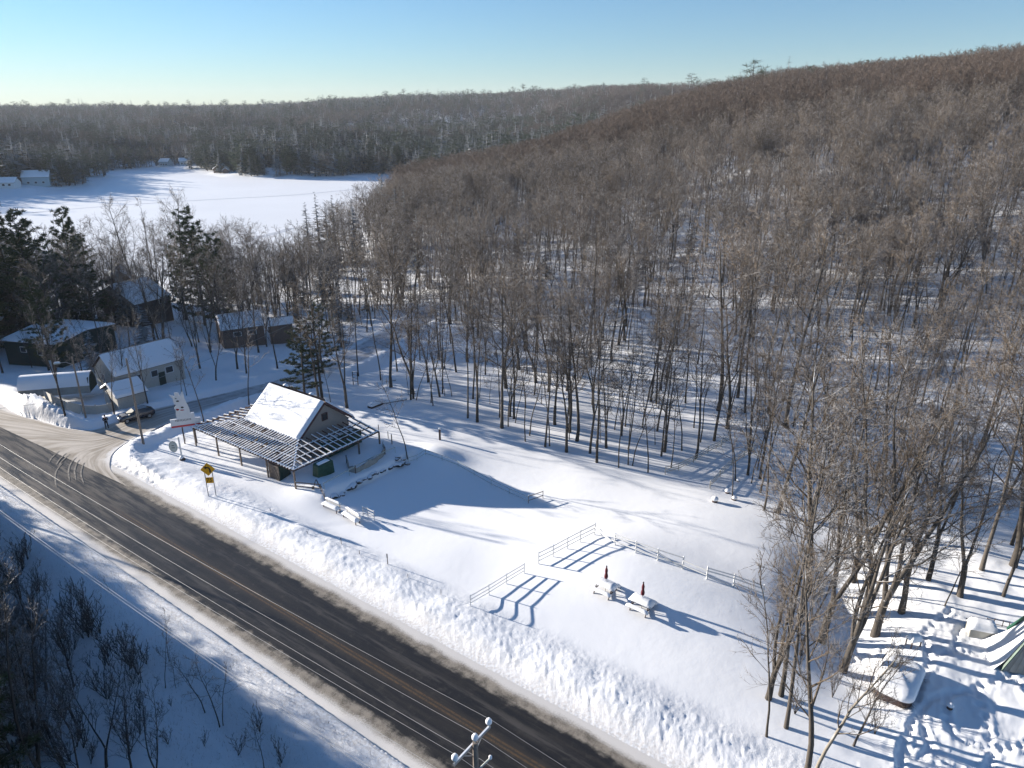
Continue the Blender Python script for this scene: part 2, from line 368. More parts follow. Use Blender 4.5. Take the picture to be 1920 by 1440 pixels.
# ---------------------------------------------------------------- object helpers
def link(o, parent=None):
    C.objects.link(o)
    if parent is not None: o.parent = parent
    return o
def tag(o, label=None, cat=None, group=None, kind=None):
    if label: o['label'] = label
    if cat: o['category'] = cat
    if group: o['group'] = group
    if kind: o['kind'] = kind
    return o
def thing(name, label, cat, loc=(0, 0, 0), rz=0., group=None):
    o = bpy.data.objects.new(name, None); o.empty_display_size = .3; C.objects.link(o)
    o.location = Vector(loc); o.rotation_euler = (0, 0, rz)
    return tag(o, label, cat, group)
class MB:
    def __init__(s): s.v = []; s.f = []; s.n = 0
    def add(s, V, Fc):
        s.v.append(np.asarray(V, float).reshape(-1, 3)); s.f += [tuple(i+s.n for i in f) for f in Fc]; s.n += len(s.v[-1]); return s
    def box(s, c, d, rz=0., rot=None):
        x, y, z = d[0]/2, d[1]/2, d[2]/2
        V = np.array([(-x,-y,-z),(x,-y,-z),(x,y,-z),(-x,y,-z),(-x,-y,z),(x,-y,z),(x,y,z),(-x,y,z)])
        if rot is not None: V = V@np.array(rot).T
        elif rz: V = V@np.array([[math.cos(rz),-math.sin(rz),0],[math.sin(rz),math.cos(rz),0],[0,0,1]]).T
        return s.add(V+np.array(c), [(0,3,2,1),(4,5,6,7),(0,1,5,4),(1,2,6,5),(2,3,7,6),(3,0,4,7)])
    def beam(s, a, b, w, h):
        a = Vector(a); b = Vector(b); d = b-a; L = d.length; d.normalize()
        up = Vector((0, 0, 1)) if abs(d.z) < .95 else Vector((0, 1, 0))
        sx = d.cross(up).normalized(); uz = sx.cross(d).normalized()
        m = np.array([[d.x, sx.x, uz.x],[d.y, sx.y, uz.y],[d.z, sx.z, uz.z]])
        return s.box(tuple((a+b)/2), (L, w, h), rot=m)
    def tube(s, pts, rad, k=6, cap=True):
        pts = [Vector(p) for p in pts]; n = len(pts)
        if isinstance(rad, (int, float)): rad = [rad]*n
        V = []; F_ = []
        for i, p in enumerate(pts):
            d = (pts[min(i+1, n-1)]-pts[max(i-1, 0)]).normalized()
            up = Vector((0, 0, 1)) if abs(d.z) < .9 else Vector((1, 0, 0))
            a = d.cross(up).normalized(); b = a.cross(d)
            for j in range(k):
                t = 2*math.pi*j/k; V.append(p+(a*math.cos(t)+b*math.sin(t))*rad[i])
        for i in range(n-1):
            for j in range(k):
                F_.append((i*k+j, i*k+(j+1) % k, (i+1)*k+(j+1) % k, (i+1)*k+j))
        if cap: F_.append(tuple(range(k))[::-1]); F_.append(tuple((n-1)*k+j for j in range(k)))
        return s.add([tuple(v) for v in V], F_)
    def lathe(s, prof, c=(0, 0, 0), k=16):
        V = []; F_ = []
        for r, z in prof:
            for j in range(k):
                t = 2*math.pi*j/k; V.append((c[0]+r*math.cos(t), c[1]+r*math.sin(t), c[2]+z))
        n = len(prof)
        for i in range(n-1):
            for j in range(k): F_.append((i*k+j, i*k+(j+1) % k, (i+1)*k+(j+1) % k, (i+1)*k+j))
        F_.append(tuple(range(k))[::-1]); F_.append(tuple((n-1)*k+j for j in range(k)))
        return s.add(V, F_)
    def prism(s, poly, t, mtx=None):
        """poly: list of (x,z) extruded along y by t"""
        n = len(poly); V = [(x, -t/2, z) for x, z in poly]+[(x, t/2, z) for x, z in poly]
        F_ = [tuple(range(n)), tuple(range(2*n-1, n-1, -1))]+[(i, i+n, (i+1) % n+n, (i+1) % n) for i in range(n)]
        V = np.array(V)
        if mtx is not None: V = np.array([tuple(mtx@Vector(v)) for v in V])
        return s.add(V, F_)
    def mesh(s, name):
        me = bpy.data.meshes.new(name); V = np.concatenate(s.v) if s.v else np.zeros((0, 3))
        me.from_pydata(V.tolist(), [], s.f); me.update(); return me
    def obj(s, name, m, parent=None, smooth=False, bev=0., disp=None):
        me = s.mesh(name); me.materials.append(m); o = bpy.data.objects.new(name, me); link(o, parent)
        if smooth: me.polygons.foreach_set('use_smooth', [True]*len(me.polygons))
        if bev:
            b = o.modifiers.new('b', 'BEVEL'); b.width = bev; b.segments = 2; b.limit_method = 'ANGLE'
        return o
def fastmesh(name, V, Fq, m, smooth=True):
    """all-quad or all-tri numpy mesh"""
    me = bpy.data.meshes.new(name); V = np.asarray(V, np.float32); Fq = np.asarray(Fq, np.int32); k = Fq.shape[1]
    me.vertices.add(len(V)); me.vertices.foreach_set('co', V.ravel())
    me.loops.add(Fq.size); me.loops.foreach_set('vertex_index', Fq.ravel())
    me.polygons.add(len(Fq)); me.polygons.foreach_set('loop_start', np.arange(0, Fq.size, k, dtype=np.int32))
    me.polygons.foreach_set('use_smooth', np.full(len(Fq), smooth))
    me.update(calc_edges=True); me.validate()
    if m: me.materials.append(m)
    return me
def snowcap(mb_dims, name='snow_cap', parent=None, seed=0, z0=0., thick=.3, over=.05, res=10, rz=0., loc=(0, 0), edge=.35):
    """pillow of snow lying on a flat w x d rectangle"""
    wd, dp = mb_dims; rr = random.Random(seed); nx = max(6, int(wd*res/2)); ny = max(6, int(dp*res/2))
    nx = min(nx, 40); ny = min(ny, 40)
    V = []; F_ = []
    for i in range(nx+1):
        for j in range(ny+1):
            u = i/nx*2-1; v = j/ny*2-1
            x = u*(wd/2+over); y = v*(dp/2+over)
            ex = min((1-abs(u))*(wd/2), (1-abs(v))*(dp/2)); e = min(1, ex/edge); hgt = thick*math.sqrt(max(0, 1-(1-e)**2))
            hgt += thick*.25*float(fbm((x+seed*7.1)*1.2, (y+seed*3.3)*1.2, 3))*e
            V.append((x, y, z0+hgt))
    for i in range(nx):
        for j in range(ny):
            a = i*(ny+1)+j; F_.append((a, a+ny+1, a+ny+2, a+1))
    n0 = len(V); 
    ring = [i*(ny+1) for i in range(nx+1)]+[nx*(ny+1)+j for j in range(1, ny+1)]+[i*(ny+1)+ny for i in range(nx-1, -1, -1)]+[j for j in range(ny-1, 0, -1)]
    for k in ring: V.append((V[k][0]*.985, V[k][1]*.985, z0-.03))
    L = len(ring)
    for k in range(L): F_.append((ring[k], n0+k, n0+(k+1) % L, ring[(k+1) % L]))
    mb = MB(); V = np.array(V)
    if rz: V = V@np.array([[math.cos(rz),-math.sin(rz),0],[math.sin(rz),math.cos(rz),0],[0,0,1]]).T
    V[:, 0] += loc[0]; V[:, 1] += loc[1]
    mb.add(V, F_); return mb.obj(name, M['snow'], parent, smooth=True)
def dup(root, loc=None, rz=None, scale=None, label=None, rot=None):
    r = root.copy(); C.objects.link(r)
    if loc is not None: r.location = loc
    if rz is not None: r.rotation_euler = (0, 0, rz)
    if rot is not None: r.rotation_euler = rot
    if scale is not None: r.scale = scale if hasattr(scale, '__len__') else (scale,)*3
    if label: r['label'] = label
    for ch in list(root.children):
        c = ch.copy(); C.objects.link(c); c.parent = r
        for g in ch.children:
            d = g.copy(); C.objects.link(d); d.parent = c
    return r

# ---------------------------------------------------------------- ground, lake, roads
def build_ground():
    th = np.concatenate([np.arange(-180, -44, 4.), np.arange(-44, 44, .13), np.arange(44, 180, 4.)])
    th = np.radians(th)
    r = [0.]; x = 3.
    while x < 6000:
        r.append(x); x += 6 if x < 26 else (.24 if x < 108 else max(.5, x*.011))
    r = np.array(r); nt_, nr = len(th), len(r)
    X = np.outer(r, np.sin(th)); Y = np.outer(r, np.cos(th)); X[0] = np.linspace(-.01, .01, nt_)
    Z = height(X, Y)
    V = np.stack([X, Y, Z], -1).reshape(-1, 3)
    i, j = np.meshgrid(np.arange(nr-1), np.arange(nt_), indexing='ij'); j2 = (j+1) % nt_
    F_ = np.stack([i*nt_+j, i*nt_+j2, (i+1)*nt_+j2, (i+1)*nt_+j], -1).reshape(-1, 4)[:, ::-1]
    o = link(bpy.data.objects.new('snowy_ground', fastmesh('snowy_ground', V, F_, M['ground'])))
    tag(o, 'deep fresh snow over the lot and the hillside', kind='structure')
build_ground()
def strip(name, rows, m, uv=None):
    V = np.array(rows); a, b, _ = V.shape
    i, j = np.meshgrid(np.arange(a-1), np.arange(b-1), indexing='ij')
    F_ = np.stack([i*b+j, (i+1)*b+j, (i+1)*b+j+1, i*b+j+1], -1).reshape(-1, 4)
    me = fastmesh(name, V.reshape(-1, 3), F_, m)
    if uv is not None:
        U = np.array(uv).reshape(-1, 2); l = me.uv_layers.new(name='UVMap')
        l.data.foreach_set('uv', U[F_.ravel()].astype(np.float32).ravel())
    o = link(bpy.data.objects.new(name, me)); return o
rows = [[(s, n, .012+.02*(1-min(1, abs(n)/4.2))+max(0, abs(n)-4.4)*-.10) for n in np.linspace(-5.3, 5.3, 22)] for s in np.arange(-400, 260, 1.)]
rd = strip('road', rows, M['road']); rd.location = (RC[0], RC[1], 0); rd.rotation_euler = (0, 0, R(-36))
tag(rd, 'two-lane dark wet road with faded yellow double line', kind='structure')
rows = []; uv = []
for i in range(len(SRL)):
    rows.append([(*(SRL[i]*(1-t)+SRR[i]*t), SRZ[i]+.045 if i > 7 else .04) for t in np.linspace(0, 1, 17)])
    uv.append([(i/8., t) for t in np.linspace(0, 1, 17)])
so = strip('side_road', rows, M['sroad'], uv); tag(so, 'side road of packed sandy snow joining the main road', kind='structure')
lk = MB(); a = np.linspace(0, 2*math.pi, 4, endpoint=False)
lk.add([(-900, 150, LAKEZ), (-900, 1000, LAKEZ), (60, 1000, LAKEZ), (60, 150, LAKEZ)], [(0, 3, 2, 1)])
tag(lk.obj('lake', M['ice']), 'frozen lake under smooth snow', kind='structure')
#@@TREES
# ---------------------------------------------------------------- trees
class TM:
    """triangle soup of tapered tubes, grown fast"""
    def __init__(s): s.V = []; s.F = []; s.n = 0
    def tube(s, P, rad, k=3):
        P = np.asarray(P, float); n = len(P); D = np.gradient(P, axis=0); D /= np.linalg.norm(D, axis=1)[:, None]+1e-9
        up = np.where(np.abs(D[:, 2:3]) < .9, np.array([[0, 0, 1.]]), np.array([[1., 0, 0]]))
        a = np.cross(D, up); a /= np.linalg.norm(a, axis=1)[:, None]+1e-9; b = np.cross(a, D)
        t = np.arange(k)*2*math.pi/k
        rad = np.asarray(rad, float)
        ring = P[:, None]+(a[:, None]*np.cos(t)[None, :, None]+b[:, None]*np.sin(t)[None, :, None])*rad[:, None, None]
        s.V.append(ring[:-1].reshape(-1, 3)); s.V.append(P[-1:]); b0 = s.n
        for i in range(n-2):
            for j in range(k):
                q = (i*k+j, i*k+(j+1) % k, (i+1)*k+(j+1) % k, (i+1)*k+j)
                s.F.append((q[0]+b0, q[1]+b0, q[2]+b0)); s.F.append((q[0]+b0, q[2]+b0, q[3]+b0))
        tip = b0+(n-1)*k
        for j in range(k): s.F.append(((n-2)*k+j+b0, (n-2)*k+(j+1) % k+b0, tip))
        s.n += (n-1)*k+1
    def tri(s, a, b, c):
        s.V.append(np.array([a, b, c])); s.F.append((s.n, s.n+1, s.n+2)); s.n += 3
    def mesh(s, name, m, smooth=True):
        return fastmesh(name, np.concatenate(s.V), np.array(s.F), m, smooth)
def unit(v): return v/(np.linalg.norm(v)+1e-9)
def path(p, d, L, n, wob, trop, rng):
    P = [np.array(p, float)]; d = unit(np.array(d, float))
    for i in range(n):
        d = unit(d+rng.normal(0, wob, 3)+np.array([0, 0, trop])); P.append(P[-1]+d*L/n)
    return np.array(P)
def side_dir(d, ang, rng, az=None):
    a = unit(np.cross(d, [0, 0, 1.] if abs(d[2]) < .95 else [1., 0, 0])); b = np.cross(a, d)
    t = rng.uniform(0, 2*math.pi) if az is None else az
    return unit(d*math.cos(ang)+(a*math.cos(t)+b*math.sin(t))*math.sin(ang))
def bare_tree(seed, H=18., r0=.2, clear=.45, nl=13, n2=6, n3=6, n4=3, spread=.75, wob=.05, lean=(0, 0), forks=1, limb=.30, trop=.18, tw=.011, lt=.05):
    rng = np.random.RandomState(seed); tr = TM(); cr = TM()
    def limbs(P, rad, H, nl, clear, crown_r):
        az = rng.uniform(0, 6.28); N = len(P)-1
        for i in range(nl):
            f = clear+(1-clear)*((i+rng.uniform(0, .7))/nl)*.97; k = min(int(f*N), N-1); t = f*N-k
            p = P[k]*(1-t)+P[k+1]*t; d = unit(P[k+1]-P[k]); az += 2.4+rng.normal(0, .35)
            g = (1-(f-clear)/(1-clear)); L = H*limb*(.45+.6*g**.8)*rng.uniform(.7, 1.15)*crown_r
            rr = (rad[k]*(1-t)+rad[k+1]*t)*rng.uniform(.35, .6); rr = max(rr, .02)
            dd = side_dir(d, spread*rng.uniform(.7, 1.2), rng, az)
            Q = path(p, dd, L, 5, .13, trop, rng); cr.tube(Q, np.linspace(rr, .012, 6), 4)
            sub(Q, L, rr)
    def sub(Q, L, rr):
        for j in range(n2):
            f = .2+.8*(j+rng.rand()*.8)/n2; k = min(int(f*5), 4); p = Q[k]+(Q[k+1]-Q[k])*(f*5-k)
            dd = side_dir(unit(Q[k+1]-Q[k]), rng.uniform(.5, .95), rng); l2 = L*rng.uniform(.28, .5)*(1.15-.5*f)
            S = path(p, dd, l2, 3, .15, trop*.9, rng); r2 = max(rr*.4*(1-f*.5), tw*1.5); cr.tube(S, np.linspace(r2, tw, 4), 3)
            for q in range(n3):
                g = .15+.85*(q+rng.rand())/n3; k3 = min(int(g*3), 2); p3 = S[k3]+(S[k3+1]-S[k3])*(g*3-k3)
                d3 = side_dir(unit(S[k3+1]-S[k3]), rng.uniform(.45, .9), rng); l3 = l2*rng.uniform(.3, .6)
                U = path(p3, d3, l3, 2, .18, trop*.8, rng); cr.tube(U, [tw, tw*.8, tw*.4], 3)
                for z in range(n4):
                    h = rng.uniform(.2, 1); k4 = 0 if h < .5 else 1; p4 = U[k4]+(U[k4+1]-U[k4])*(h*2-k4)
                    d4 = side_dir(unit(U[k4+1]-U[k4]), rng.uniform(.4, .9), rng); l4 = l3*rng.uniform(.35, .7)
                    cr.tube(np.array([p4, p4+unit(d4+[0, 0, .15])*l4]), [tw*.75, tw*.3], 3)
    base = np.array([0, 0, -.35])
    if forks == 1:
        P = path(base, [lean[0], lean[1], 1], H, 10, wob, .06, rng); rad = r0*(1-np.linspace(0, 1, 11)*.88)**.9; rad[0] *= 1.25
        tr.tube(P, rad, 7); limbs(P, rad, H, nl, clear, 1)
    else:
        h0 = H*rng.uniform(.08, .3) if forks < 5 else .1
        P0 = path(base, [lean[0], lean[1], 1], h0+.35, 3, wob, 0, rng); tr.tube(np.vstack([P0, P0[-1]+unit(P0[-1]-P0[-2])*.25]), [r0*1.2, r0, r0*.92, r0*.9, r0*.3], 7)
        for k in range(forks):
            d = side_dir(unit(P0[-1]-P0[-2]), rng.uniform(.12, .38), rng, k*6.28/forks+rng.rand())
            hh = (H-h0)*rng.uniform(.75, 1); rk = r0*rng.uniform(.5, .72)
            P = path(P0[-1]-[0, 0, .15], d, hh, 9, wob, .09, rng); rad = rk*(1-np.linspace(0, 1, 10)*.9)
            tr.tube(P, rad, 6); limbs(P, rad, hh, max(5, int(nl/forks*1.3)), max(.15, clear-h0/H), .9)
    return tr, cr
def spruce(seed, H=12., R0=2.2, layers=16, nb=9, needle=.16, snow=False):
    rng = np.random.RandomState(seed); tr = TM(); cr = TM()
    tr.tube(np.array([[0, 0, -.3], [0, 0, H*.5], [rng.normal(0, .05), 0, H]]), [H*.013+.03, H*.008+.02, .01], 6)
    for i in range(layers):
        f = (i+.5)/layers; z = H*(.08+.9*f); L = R0*(1-f)**.85*rng.uniform(.8, 1.15)+.12
        for j in range(nb):
            a = rng.uniform(0, 6.28); l = L*rng.uniform(.7, 1.12); zz = z+rng.normal(0, H/layers*.35)
            d = np.array([math.cos(a), math.sin(a), -.12-.25*(1-f)+.1*f]); P = np.array([[0, 0, zz], d*l*.55+[0, 0, zz], d*l+[0, 0, zz+l*.12]])
            cr.tube(P, [.025, .015, .006], 3)
            s = unit(np.cross(d, [0, 0, 1.])); m = max(3, int(l/needle*1.2))
            for k in range(m):
                t = (k+.6)/m; p = P[0]+(P[2]-P[0])*t; wdt = l*.36*(1-t*.75)*rng.uniform(.7, 1.3)+.05
                for sg in (-1, 1):
                    q = p+unit(s*sg+unit(d)*.7+[0, 0, rng.normal(-.12, .12)])*wdt
                    h = np.array([0, 0, rng.uniform(.02, .08)])
                    cr.tri(p-unit(d)*needle*.55+h, q, p+unit(d)*needle*.55)
    return tr, cr
def pine(seed, H=20., R0=4., clear=.25, nl=26, clump=.55, dens=26):
    rng = np.random.RandomState(seed); tr = TM(); cr = TM()
    P = path([0, 0, -.3], [0, 0, 1], H, 8, .02, .05, rng); tr.tube(P, np.linspace(.28*H/20, .03, 9), 7)
    az = 0
    for i in range(nl):
        f = clear+(1-clear)*(i+rng.rand()*.6)/nl; k = min(int(f*8), 7); p = P[k]+(P[k+1]-P[k])*(f*8-k); az += 2.4+rng.normal(0, .4)
        g = (f-clear)/(1-clear); L = R0*(1-g**2.2*.72)*(.55+.45*min(1, g*4))*rng.uniform(.55, 1.2)
        d = unit(np.array([math.cos(az), math.sin(az), rng.uniform(-.05, .30)+g*.35])); Q = path(p, d, L, 4, .10, .06, rng); tr.tube(Q, np.linspace(.07, .015, 5), 4)
        nc = max(3, int(L*2.2))
        for c in range(nc):
            t = .35+.65*(c+rng.rand())/nc; kk = min(int(t*4), 3); o = Q[kk]+(Q[kk+1]-Q[kk])*(t*4-kk)+rng.normal(0, .28, 3)*[1, 1, .35]
            for q in range(dens):
                v = unit(rng.normal(0, 1, 3)*[1, 1, .55]+[0, 0, .25])*clump*rng.uniform(.5, 1.2); s = unit(np.cross(v, rng.normal(0, 1, 3)))*.055
                cr.tri(o+v*.15-s, o+v, o+v*.15+s)
    return tr, cr
def to_proto(name, tc, mt, mc):
    tr, cr = tc
    return tr.mesh(name+'_trunk', M[mt]), cr.mesh(name+'_crown', M[mc])
PR = {}
def protos():
    for i in range(6): PR['f%d' % i] = to_proto('forest', bare_tree(10+i, H=18, r0=[.13,.20,.15,.11,.17,.14][i], clear=[.46,.40,.52,.36,.42,.46][i], nl=15, n2=7, n3=6, n4=4, forks=[1,1,1,1,2,3][i], wob=[.04,.06,.03,.07,.04,.05][i], limb=[.32,.38,.29,.28,.34,.36][i], spread=.95, trop=.09, tw=.0125), 'bark', 'twig')
    for i in range(3): PR['s%d' % i] = to_proto('sapling', bare_tree(30+i, H=9, r0=.06, clear=.38, nl=10, n2=4, n3=4, n4=1, wob=.06, limb=.26, spread=.9, tw=.009, trop=.10), 'bark', 'twig')
    for i in range(3): PR['e%d' % i] = to_proto('edge', bare_tree(40+i, H=16, r0=.22, clear=.30, nl=18, n2=8, n3=6, n4=4, forks=[1, 3, 2][i], wob=.06, limb=.38, spread=.95, tw=.0105, trop=.09), 'bark', 'twig')
    PR['b0'] = to_proto('birch', bare_tree(50, H=12, r0=.14, clear=.3, nl=14, n2=6, n3=6, n4=3, wob=.06, limb=.32, tw=.009), 'birch', 'twig')
    for i in range(3): PR['d%d' % i] = to_proto('dark', bare_tree(60+i, H=12, r0=.12, clear=.22, nl=13, n2=6, n3=6, n4=3, forks=[2, 3, 1][i], wob=.06, limb=.34, spread=.7, tw=.010), 'barkdark', 'brush')
    for i in range(3): PR['sh%d' % i] = to_proto('shrub', bare_tree(70+i, H=3.2, r0=.03, clear=.15, nl=16, n2=3, n3=4, n4=1, forks=6, wob=.07, limb=.30, spread=.55, tw=.006, trop=.25), 'barkdark', 'brush')
    for i in range(3): PR['p%d' % i] = to_proto('spruce', spruce(80+i, H=12, R0=2.3-.3*i), 'bark', 'needlesnow')
    for i in range(3): PR['w%d' % i] = to_proto('pine', pine(90+i, H=20, R0=5.4, clear=[.08, .18, .12][i], nl=58, clump=.60, dens=44), 'bark', 'pine')
    # lighter kinds for the far slopes
    for i in range(4): PR['x%d' % i] = to_proto('far', bare_tree(110+i, H=16, r0=.15, clear=.36, nl=13, n2=6, n3=5, n4=0, wob=.04, limb=.36, spread=1.05, tw=.030, trop=.05), 'bark', 'twigfar')
    for i in range(2): PR['y%d' % i] = to_proto('farspruce', spruce(120+i, H=13, R0=2.6, layers=9, nb=6, needle=.7), 'bark', 'needlesnow')
    PR['z0'] = to_proto('farpine', pine(130, H=17, R0=4.8, clear=.12, nl=18, clump=1.5, dens=9), 'bark', 'needle')
protos()
PH = dict(f=18., s=9., e=16., b=12., d=12., sh=3.2, p=12., w=20., x=16., y=13., z=17.)
def kind_h(k): return PH[k.rstrip('0123456789')]
TREES = []
def tree(kind, p, H, rz=None, lean=(0, 0), label='', group=None, name='bare_tree', cat='tree', wid=1.):
    tm, cm = PR[kind]; s = H/kind_h(kind)
    o = thing(name, label, cat, (p[0], p[1], p[2]), 0, group)
    rz = rng0.uniform(0, 6.28) if rz is None else rz
    q = Matrix.Rotation(lean[0], 3, 'Y')@Matrix.Rotation(-lean[1], 3, 'X')@Matrix.Rotation(rz, 3, 'Z')
    o.rotation_euler = q.to_euler(); o.scale = (s*wid, s*wid, s)
    if kind.startswith('sh'):
        link(bpy.data.objects.new('stem', tm), o); link(bpy.data.objects.new('twigs', cm), o)
    else:
        link(bpy.data.objects.new('trunk', tm), o); link(bpy.data.objects.new('crown', cm), o)
    return o
rng0 = np.random.RandomState(5)
def ptree(kind, base, top_y, **k):
    """a tree measured by its foot pixel and the row of its top in the photograph"""
    p = T(*base); x, y, d = proj(p); lo, hi = 1., 45.
    for _ in range(30):
        m = (lo+hi)/2
        if proj((p[0], p[1], p[2]+m))[1] > top_y: lo = m
        else: hi = m
    PLACED.append((p[0], p[1])); return tree(kind, p, lo, **k)
PLACED = []
# --- the trees one can pick out
for k, b, ty, ln, lab in [
 ('e1', (1440,1312), 935, (.10,.10), 'leaning bare tree at the lower right edge of the picnic lot, left of its clump'),
 ('f2', (1464,1306), 800, (.05,.12), 'tallest grey trunk of the clump at the lower right edge of the picnic lot'),
 ('f0', (1474,1366), 860, (.10,.15), 'thick leaning bare tree with a light snowy foot, front of the right clump'),
 ('s0', (1438,1383), 1075, (.0,.0), 'thin young tree standing alone on the lot side of the right clump'),
 ('e0', (1508,1462), 1085, (.05,.05), 'bare forked tree rising from the bottom edge beside the pale birch'),
 ('b0', (1528,1452), 1190, (.12,.05), 'pale barked small birch at the bottom edge'),
 ('e2', (1620,1152), 640, (.06,.0), 'tall bare tree right behind the right clump'),
 ('e1', (1640,1192), 660, (.1,.05), 'twin-trunk bare tree above the snow-covered pile'),
 ('f3', (1433,955), 640, (.06,0), 'slim leaning tree where the lot meets the ramp woods'),
 ('f1', (1459,962), 610, (.10,0), 'crooked grey tree at the far right corner of the lot'),
 ('f5', (1880,1120), 760, (.02,0), 'bare tree above the canvas tent'),
 ('e0', (1690,1150), 760, (.05,.05), 'spreading bare tree above the small snowy table'), ('d1', (1560,1150), 880, (.0,.1), 'dark many-stemmed tree inside the right clump'), ('d0', (1530,1100), 850, (.1,.0), 'dark bushy tree at the back of the right clump'), ('e2', (1800,1120), 740, (.0,.05), 'wide bare tree beyond the pale snowy box'), ('f4', (1740,1090), 640, (.05,.0), 'tall straight tree between the right clump and the tent'), ('e1', (1600,1090), 700, (.0,.05), 'many-armed bare tree behind the right clump'), ('f2', (1840,1070), 600, (.0,.0), 'tall trunk standing high above the tent'), ('d2', (1660,1080), 800, (.1,.0), 'dark thin-crowned tree deep behind the right clump'), ('e0', (1900,1060), 620, (.0,.0), 'broad tree touching the right edge above the tent'), ('f0', (1570,1040), 600, (.0,.05), 'straight tree deep behind the right clump'), ('d1', (1500,1230), 960, (.05,.0), 'low dark tree squeezed in the right clump'),
 ('s1', (1770,1140), 960, (.1,0), 'leaning young tree beyond the snowy box'),
 ('e2', (1540,1205), 700, (.05,.05), 'bushy bare tree behind the right clump'),
 ('e0', (1500,1165), 690, (.0,.05), 'broad reddish-grey tree along the right side of the lot'),
 ('e1', (1580,1260), 790, (.1,.0), 'spreading grey tree between the right clump and the snow-covered pile'),
 ('d2', (1600,1400), 1210, (.1,.0), 'low twiggy tree left of the trodden trails')]:
    ptree(k, b, ty, lean=ln, label=lab)
EDGE = [(1022,837,'f0',565),(1031,836,'s0',640),(1062,847,'f4',560),(1081,826,'f1',545),(1106,849,'f5',560),(1119,867,'f2',575),(1160,877,'s1',690),(1178,872,'s2',700),(1185,873,'s0',705),
 (1215,885,'s1',690),(1258,876,'s2',700),(1232,808,'f3',510),(1279,845,'s0',650),(1313,830,'s1',640),(1204,802,'s2',620),(1301,802,'s0',620),(1339,827,'f4',560),(1346,769,'f1',430),
 (1368,787,'s1',600),(1383,744,'f2',400),(1397,773,'f0',470),(1435,705,'f3',370),(1475,801,'f1',440),(1487,800,'s2',560),
 (808,756,'s0',600),(812,762,'s1',610),(877,785,'f0',545),(895,792,'f4',500),(941,803,'f1',520),(953,800,'s2',620),(964,785,'f2',530),(985,827,'s1',640),(992,816,'s0',620),
 (1152,806,'s2',640),(1172,800,'s0',600),(1420,775,'s0',600),(1373,935,'s1',760),(1409,905,'s2',735),(1380,900,'s0',700),(1420,880,'s1',700)]
for i, (x, y, k, ty) in enumerate(EDGE):
    ptree(k, (x, y), ty, label=('slender' if k[0] == 's' else 'tall')+' bare tree in the front row of the woods behind the lot', group='front row of the woods, '+('slender' if k[0] == 's' else 'tall')+' trees')
for k, b, ty, lab, wd in [
 ('e2', (651,765), 490, 'forked dark bare tree just behind the pavilion roof', .75), ('f4', (598,752), 470, 'pair of bare trunks behind the pavilion ridge', .9), ('f1', (604,748), 470, 'straight bare trunk beside the pine behind the pavilion', .9),
 ('s1', (620,757), 640, 'slim young tree left of the forked tree behind the pavilion', 1), ('s0', (765,860), 690, 'thin young tree at the end of the boulder wall', 1.),
 ('f3', (714,713), 450, 'bare tree between the ladder frame and the log', .8), ('e0', (733,727), 455, 'bare tree right of the ladder frame', .8), ('f0', (770,750), 470, 'snow-brushed tree leaning over the far end of the log', .9), ('e1', (775,748), 500, 'leaning tree with white snowy branches past the log', .6),
 ('d1', (122,778), 560, 'leaning bare tree on the snow beside the white fence', .8), ('d0', (214,777), 600, 'forked bare tree behind the parked dark car', .8), ('d2', (277,757), 600, 'dark bare tree in front of the white house', .8),
 ('s2', (341,738), 640, 'young tree above the white animal billboard', 1), ('d1', (350,742), 630, 'many-stemmed bare tree above the white animal billboard', .6), ('s1', (382,790), 620, 'thin tree at the corner of the pergola', 1),
 ('s0', (466,757), 590, 'thin bare tree behind the pergola', 1), ('d0', (405,713), 540, 'bare tree along the side road beyond the white house', .8), ('e2', (375,690), 500, 'grey bare tree right of the white house', .7), ('d2', (462,700), 520, 'bare tree in front of the long low house', .8),
 ('e0', (258,575), 375, 'tall fan-shaped bare tree before the big dark house, right of two', .8), ('e2', (228,560), 405, 'tall fan-shaped bare tree before the big dark house, left of two', .8),
 ('e1', (300,590), 375, 'arching bare tree beside the tall pines', .8), ('e0', (350,600), 360, 'upright bare tree against the lake left of the pines', .7),
 ('e2', (5,700), 540, 'bare tree at the left edge beside the low green house', .8), ('d1', (60,690), 590, 'bare tree in front of the low green house', .8),
 ('d0', (190,720), 560, 'dark bare tree left of the white bungalow', 1), ('d1', (330,700), 560, 'many-stemmed dark tree before the right end of the white bungalow', 1), ('d2', (430,640), 500, 'bare tree before the long low house', 1), ('e2', (445,690), 520, 'wide bare tree beside the side road', .8), ('e0', (520,690), 530, 'bare tree left of the small bushy pine', .7), ('d1', (130,660), 520, 'dark bare tree before the low green house', 1), ('e2', (30,610), 450, 'bare tree among the left pines', 1), ('e0', (120,600), 430, 'brown bushy tree before the left pines', 1), ('e1', (170,600), 420, 'spreading tree beside the slim ragged pine', .9), ('e2', (420,640), 450, 'bushy bare tree under the dark pines', 1),
 ('e0', (95,655), 470, 'bare tree rising over the roof of the low green house', 1), ('d2', (235,735), 600, 'dark tree between the garage and the white bungalow', 1), ('e1', (290,640), 470, 'wide tree screening the big dark house', 1), ('d0', (360,650), 510, 'dark tree right of the big dark house', 1), ('e2', (395,660), 500, 'spreading tree left of the long low house', .9), ('d1', (500,650), 520, 'many-stemmed tree before the small brown annex', 1), ('e0', (545,640), 470, 'tall bare tree right of the small brown annex', .9), ('d2', (165,735), 610, 'dark tree by the lamp pole', 1), ('e1', (215,600), 450, 'bushy tree left of the big dark house', .9),
 ('e0', (485,660), 480, 'bare tree by the near lake shore', .7), ('e1', (520,620), 430, 'bushy bare tree on the near lake shore', .9), ('e2', (560,600), 420, 'broad bare tree on the near lake shore', .9)]:
    ptree(k, b, ty, label=lab, wid=wd)
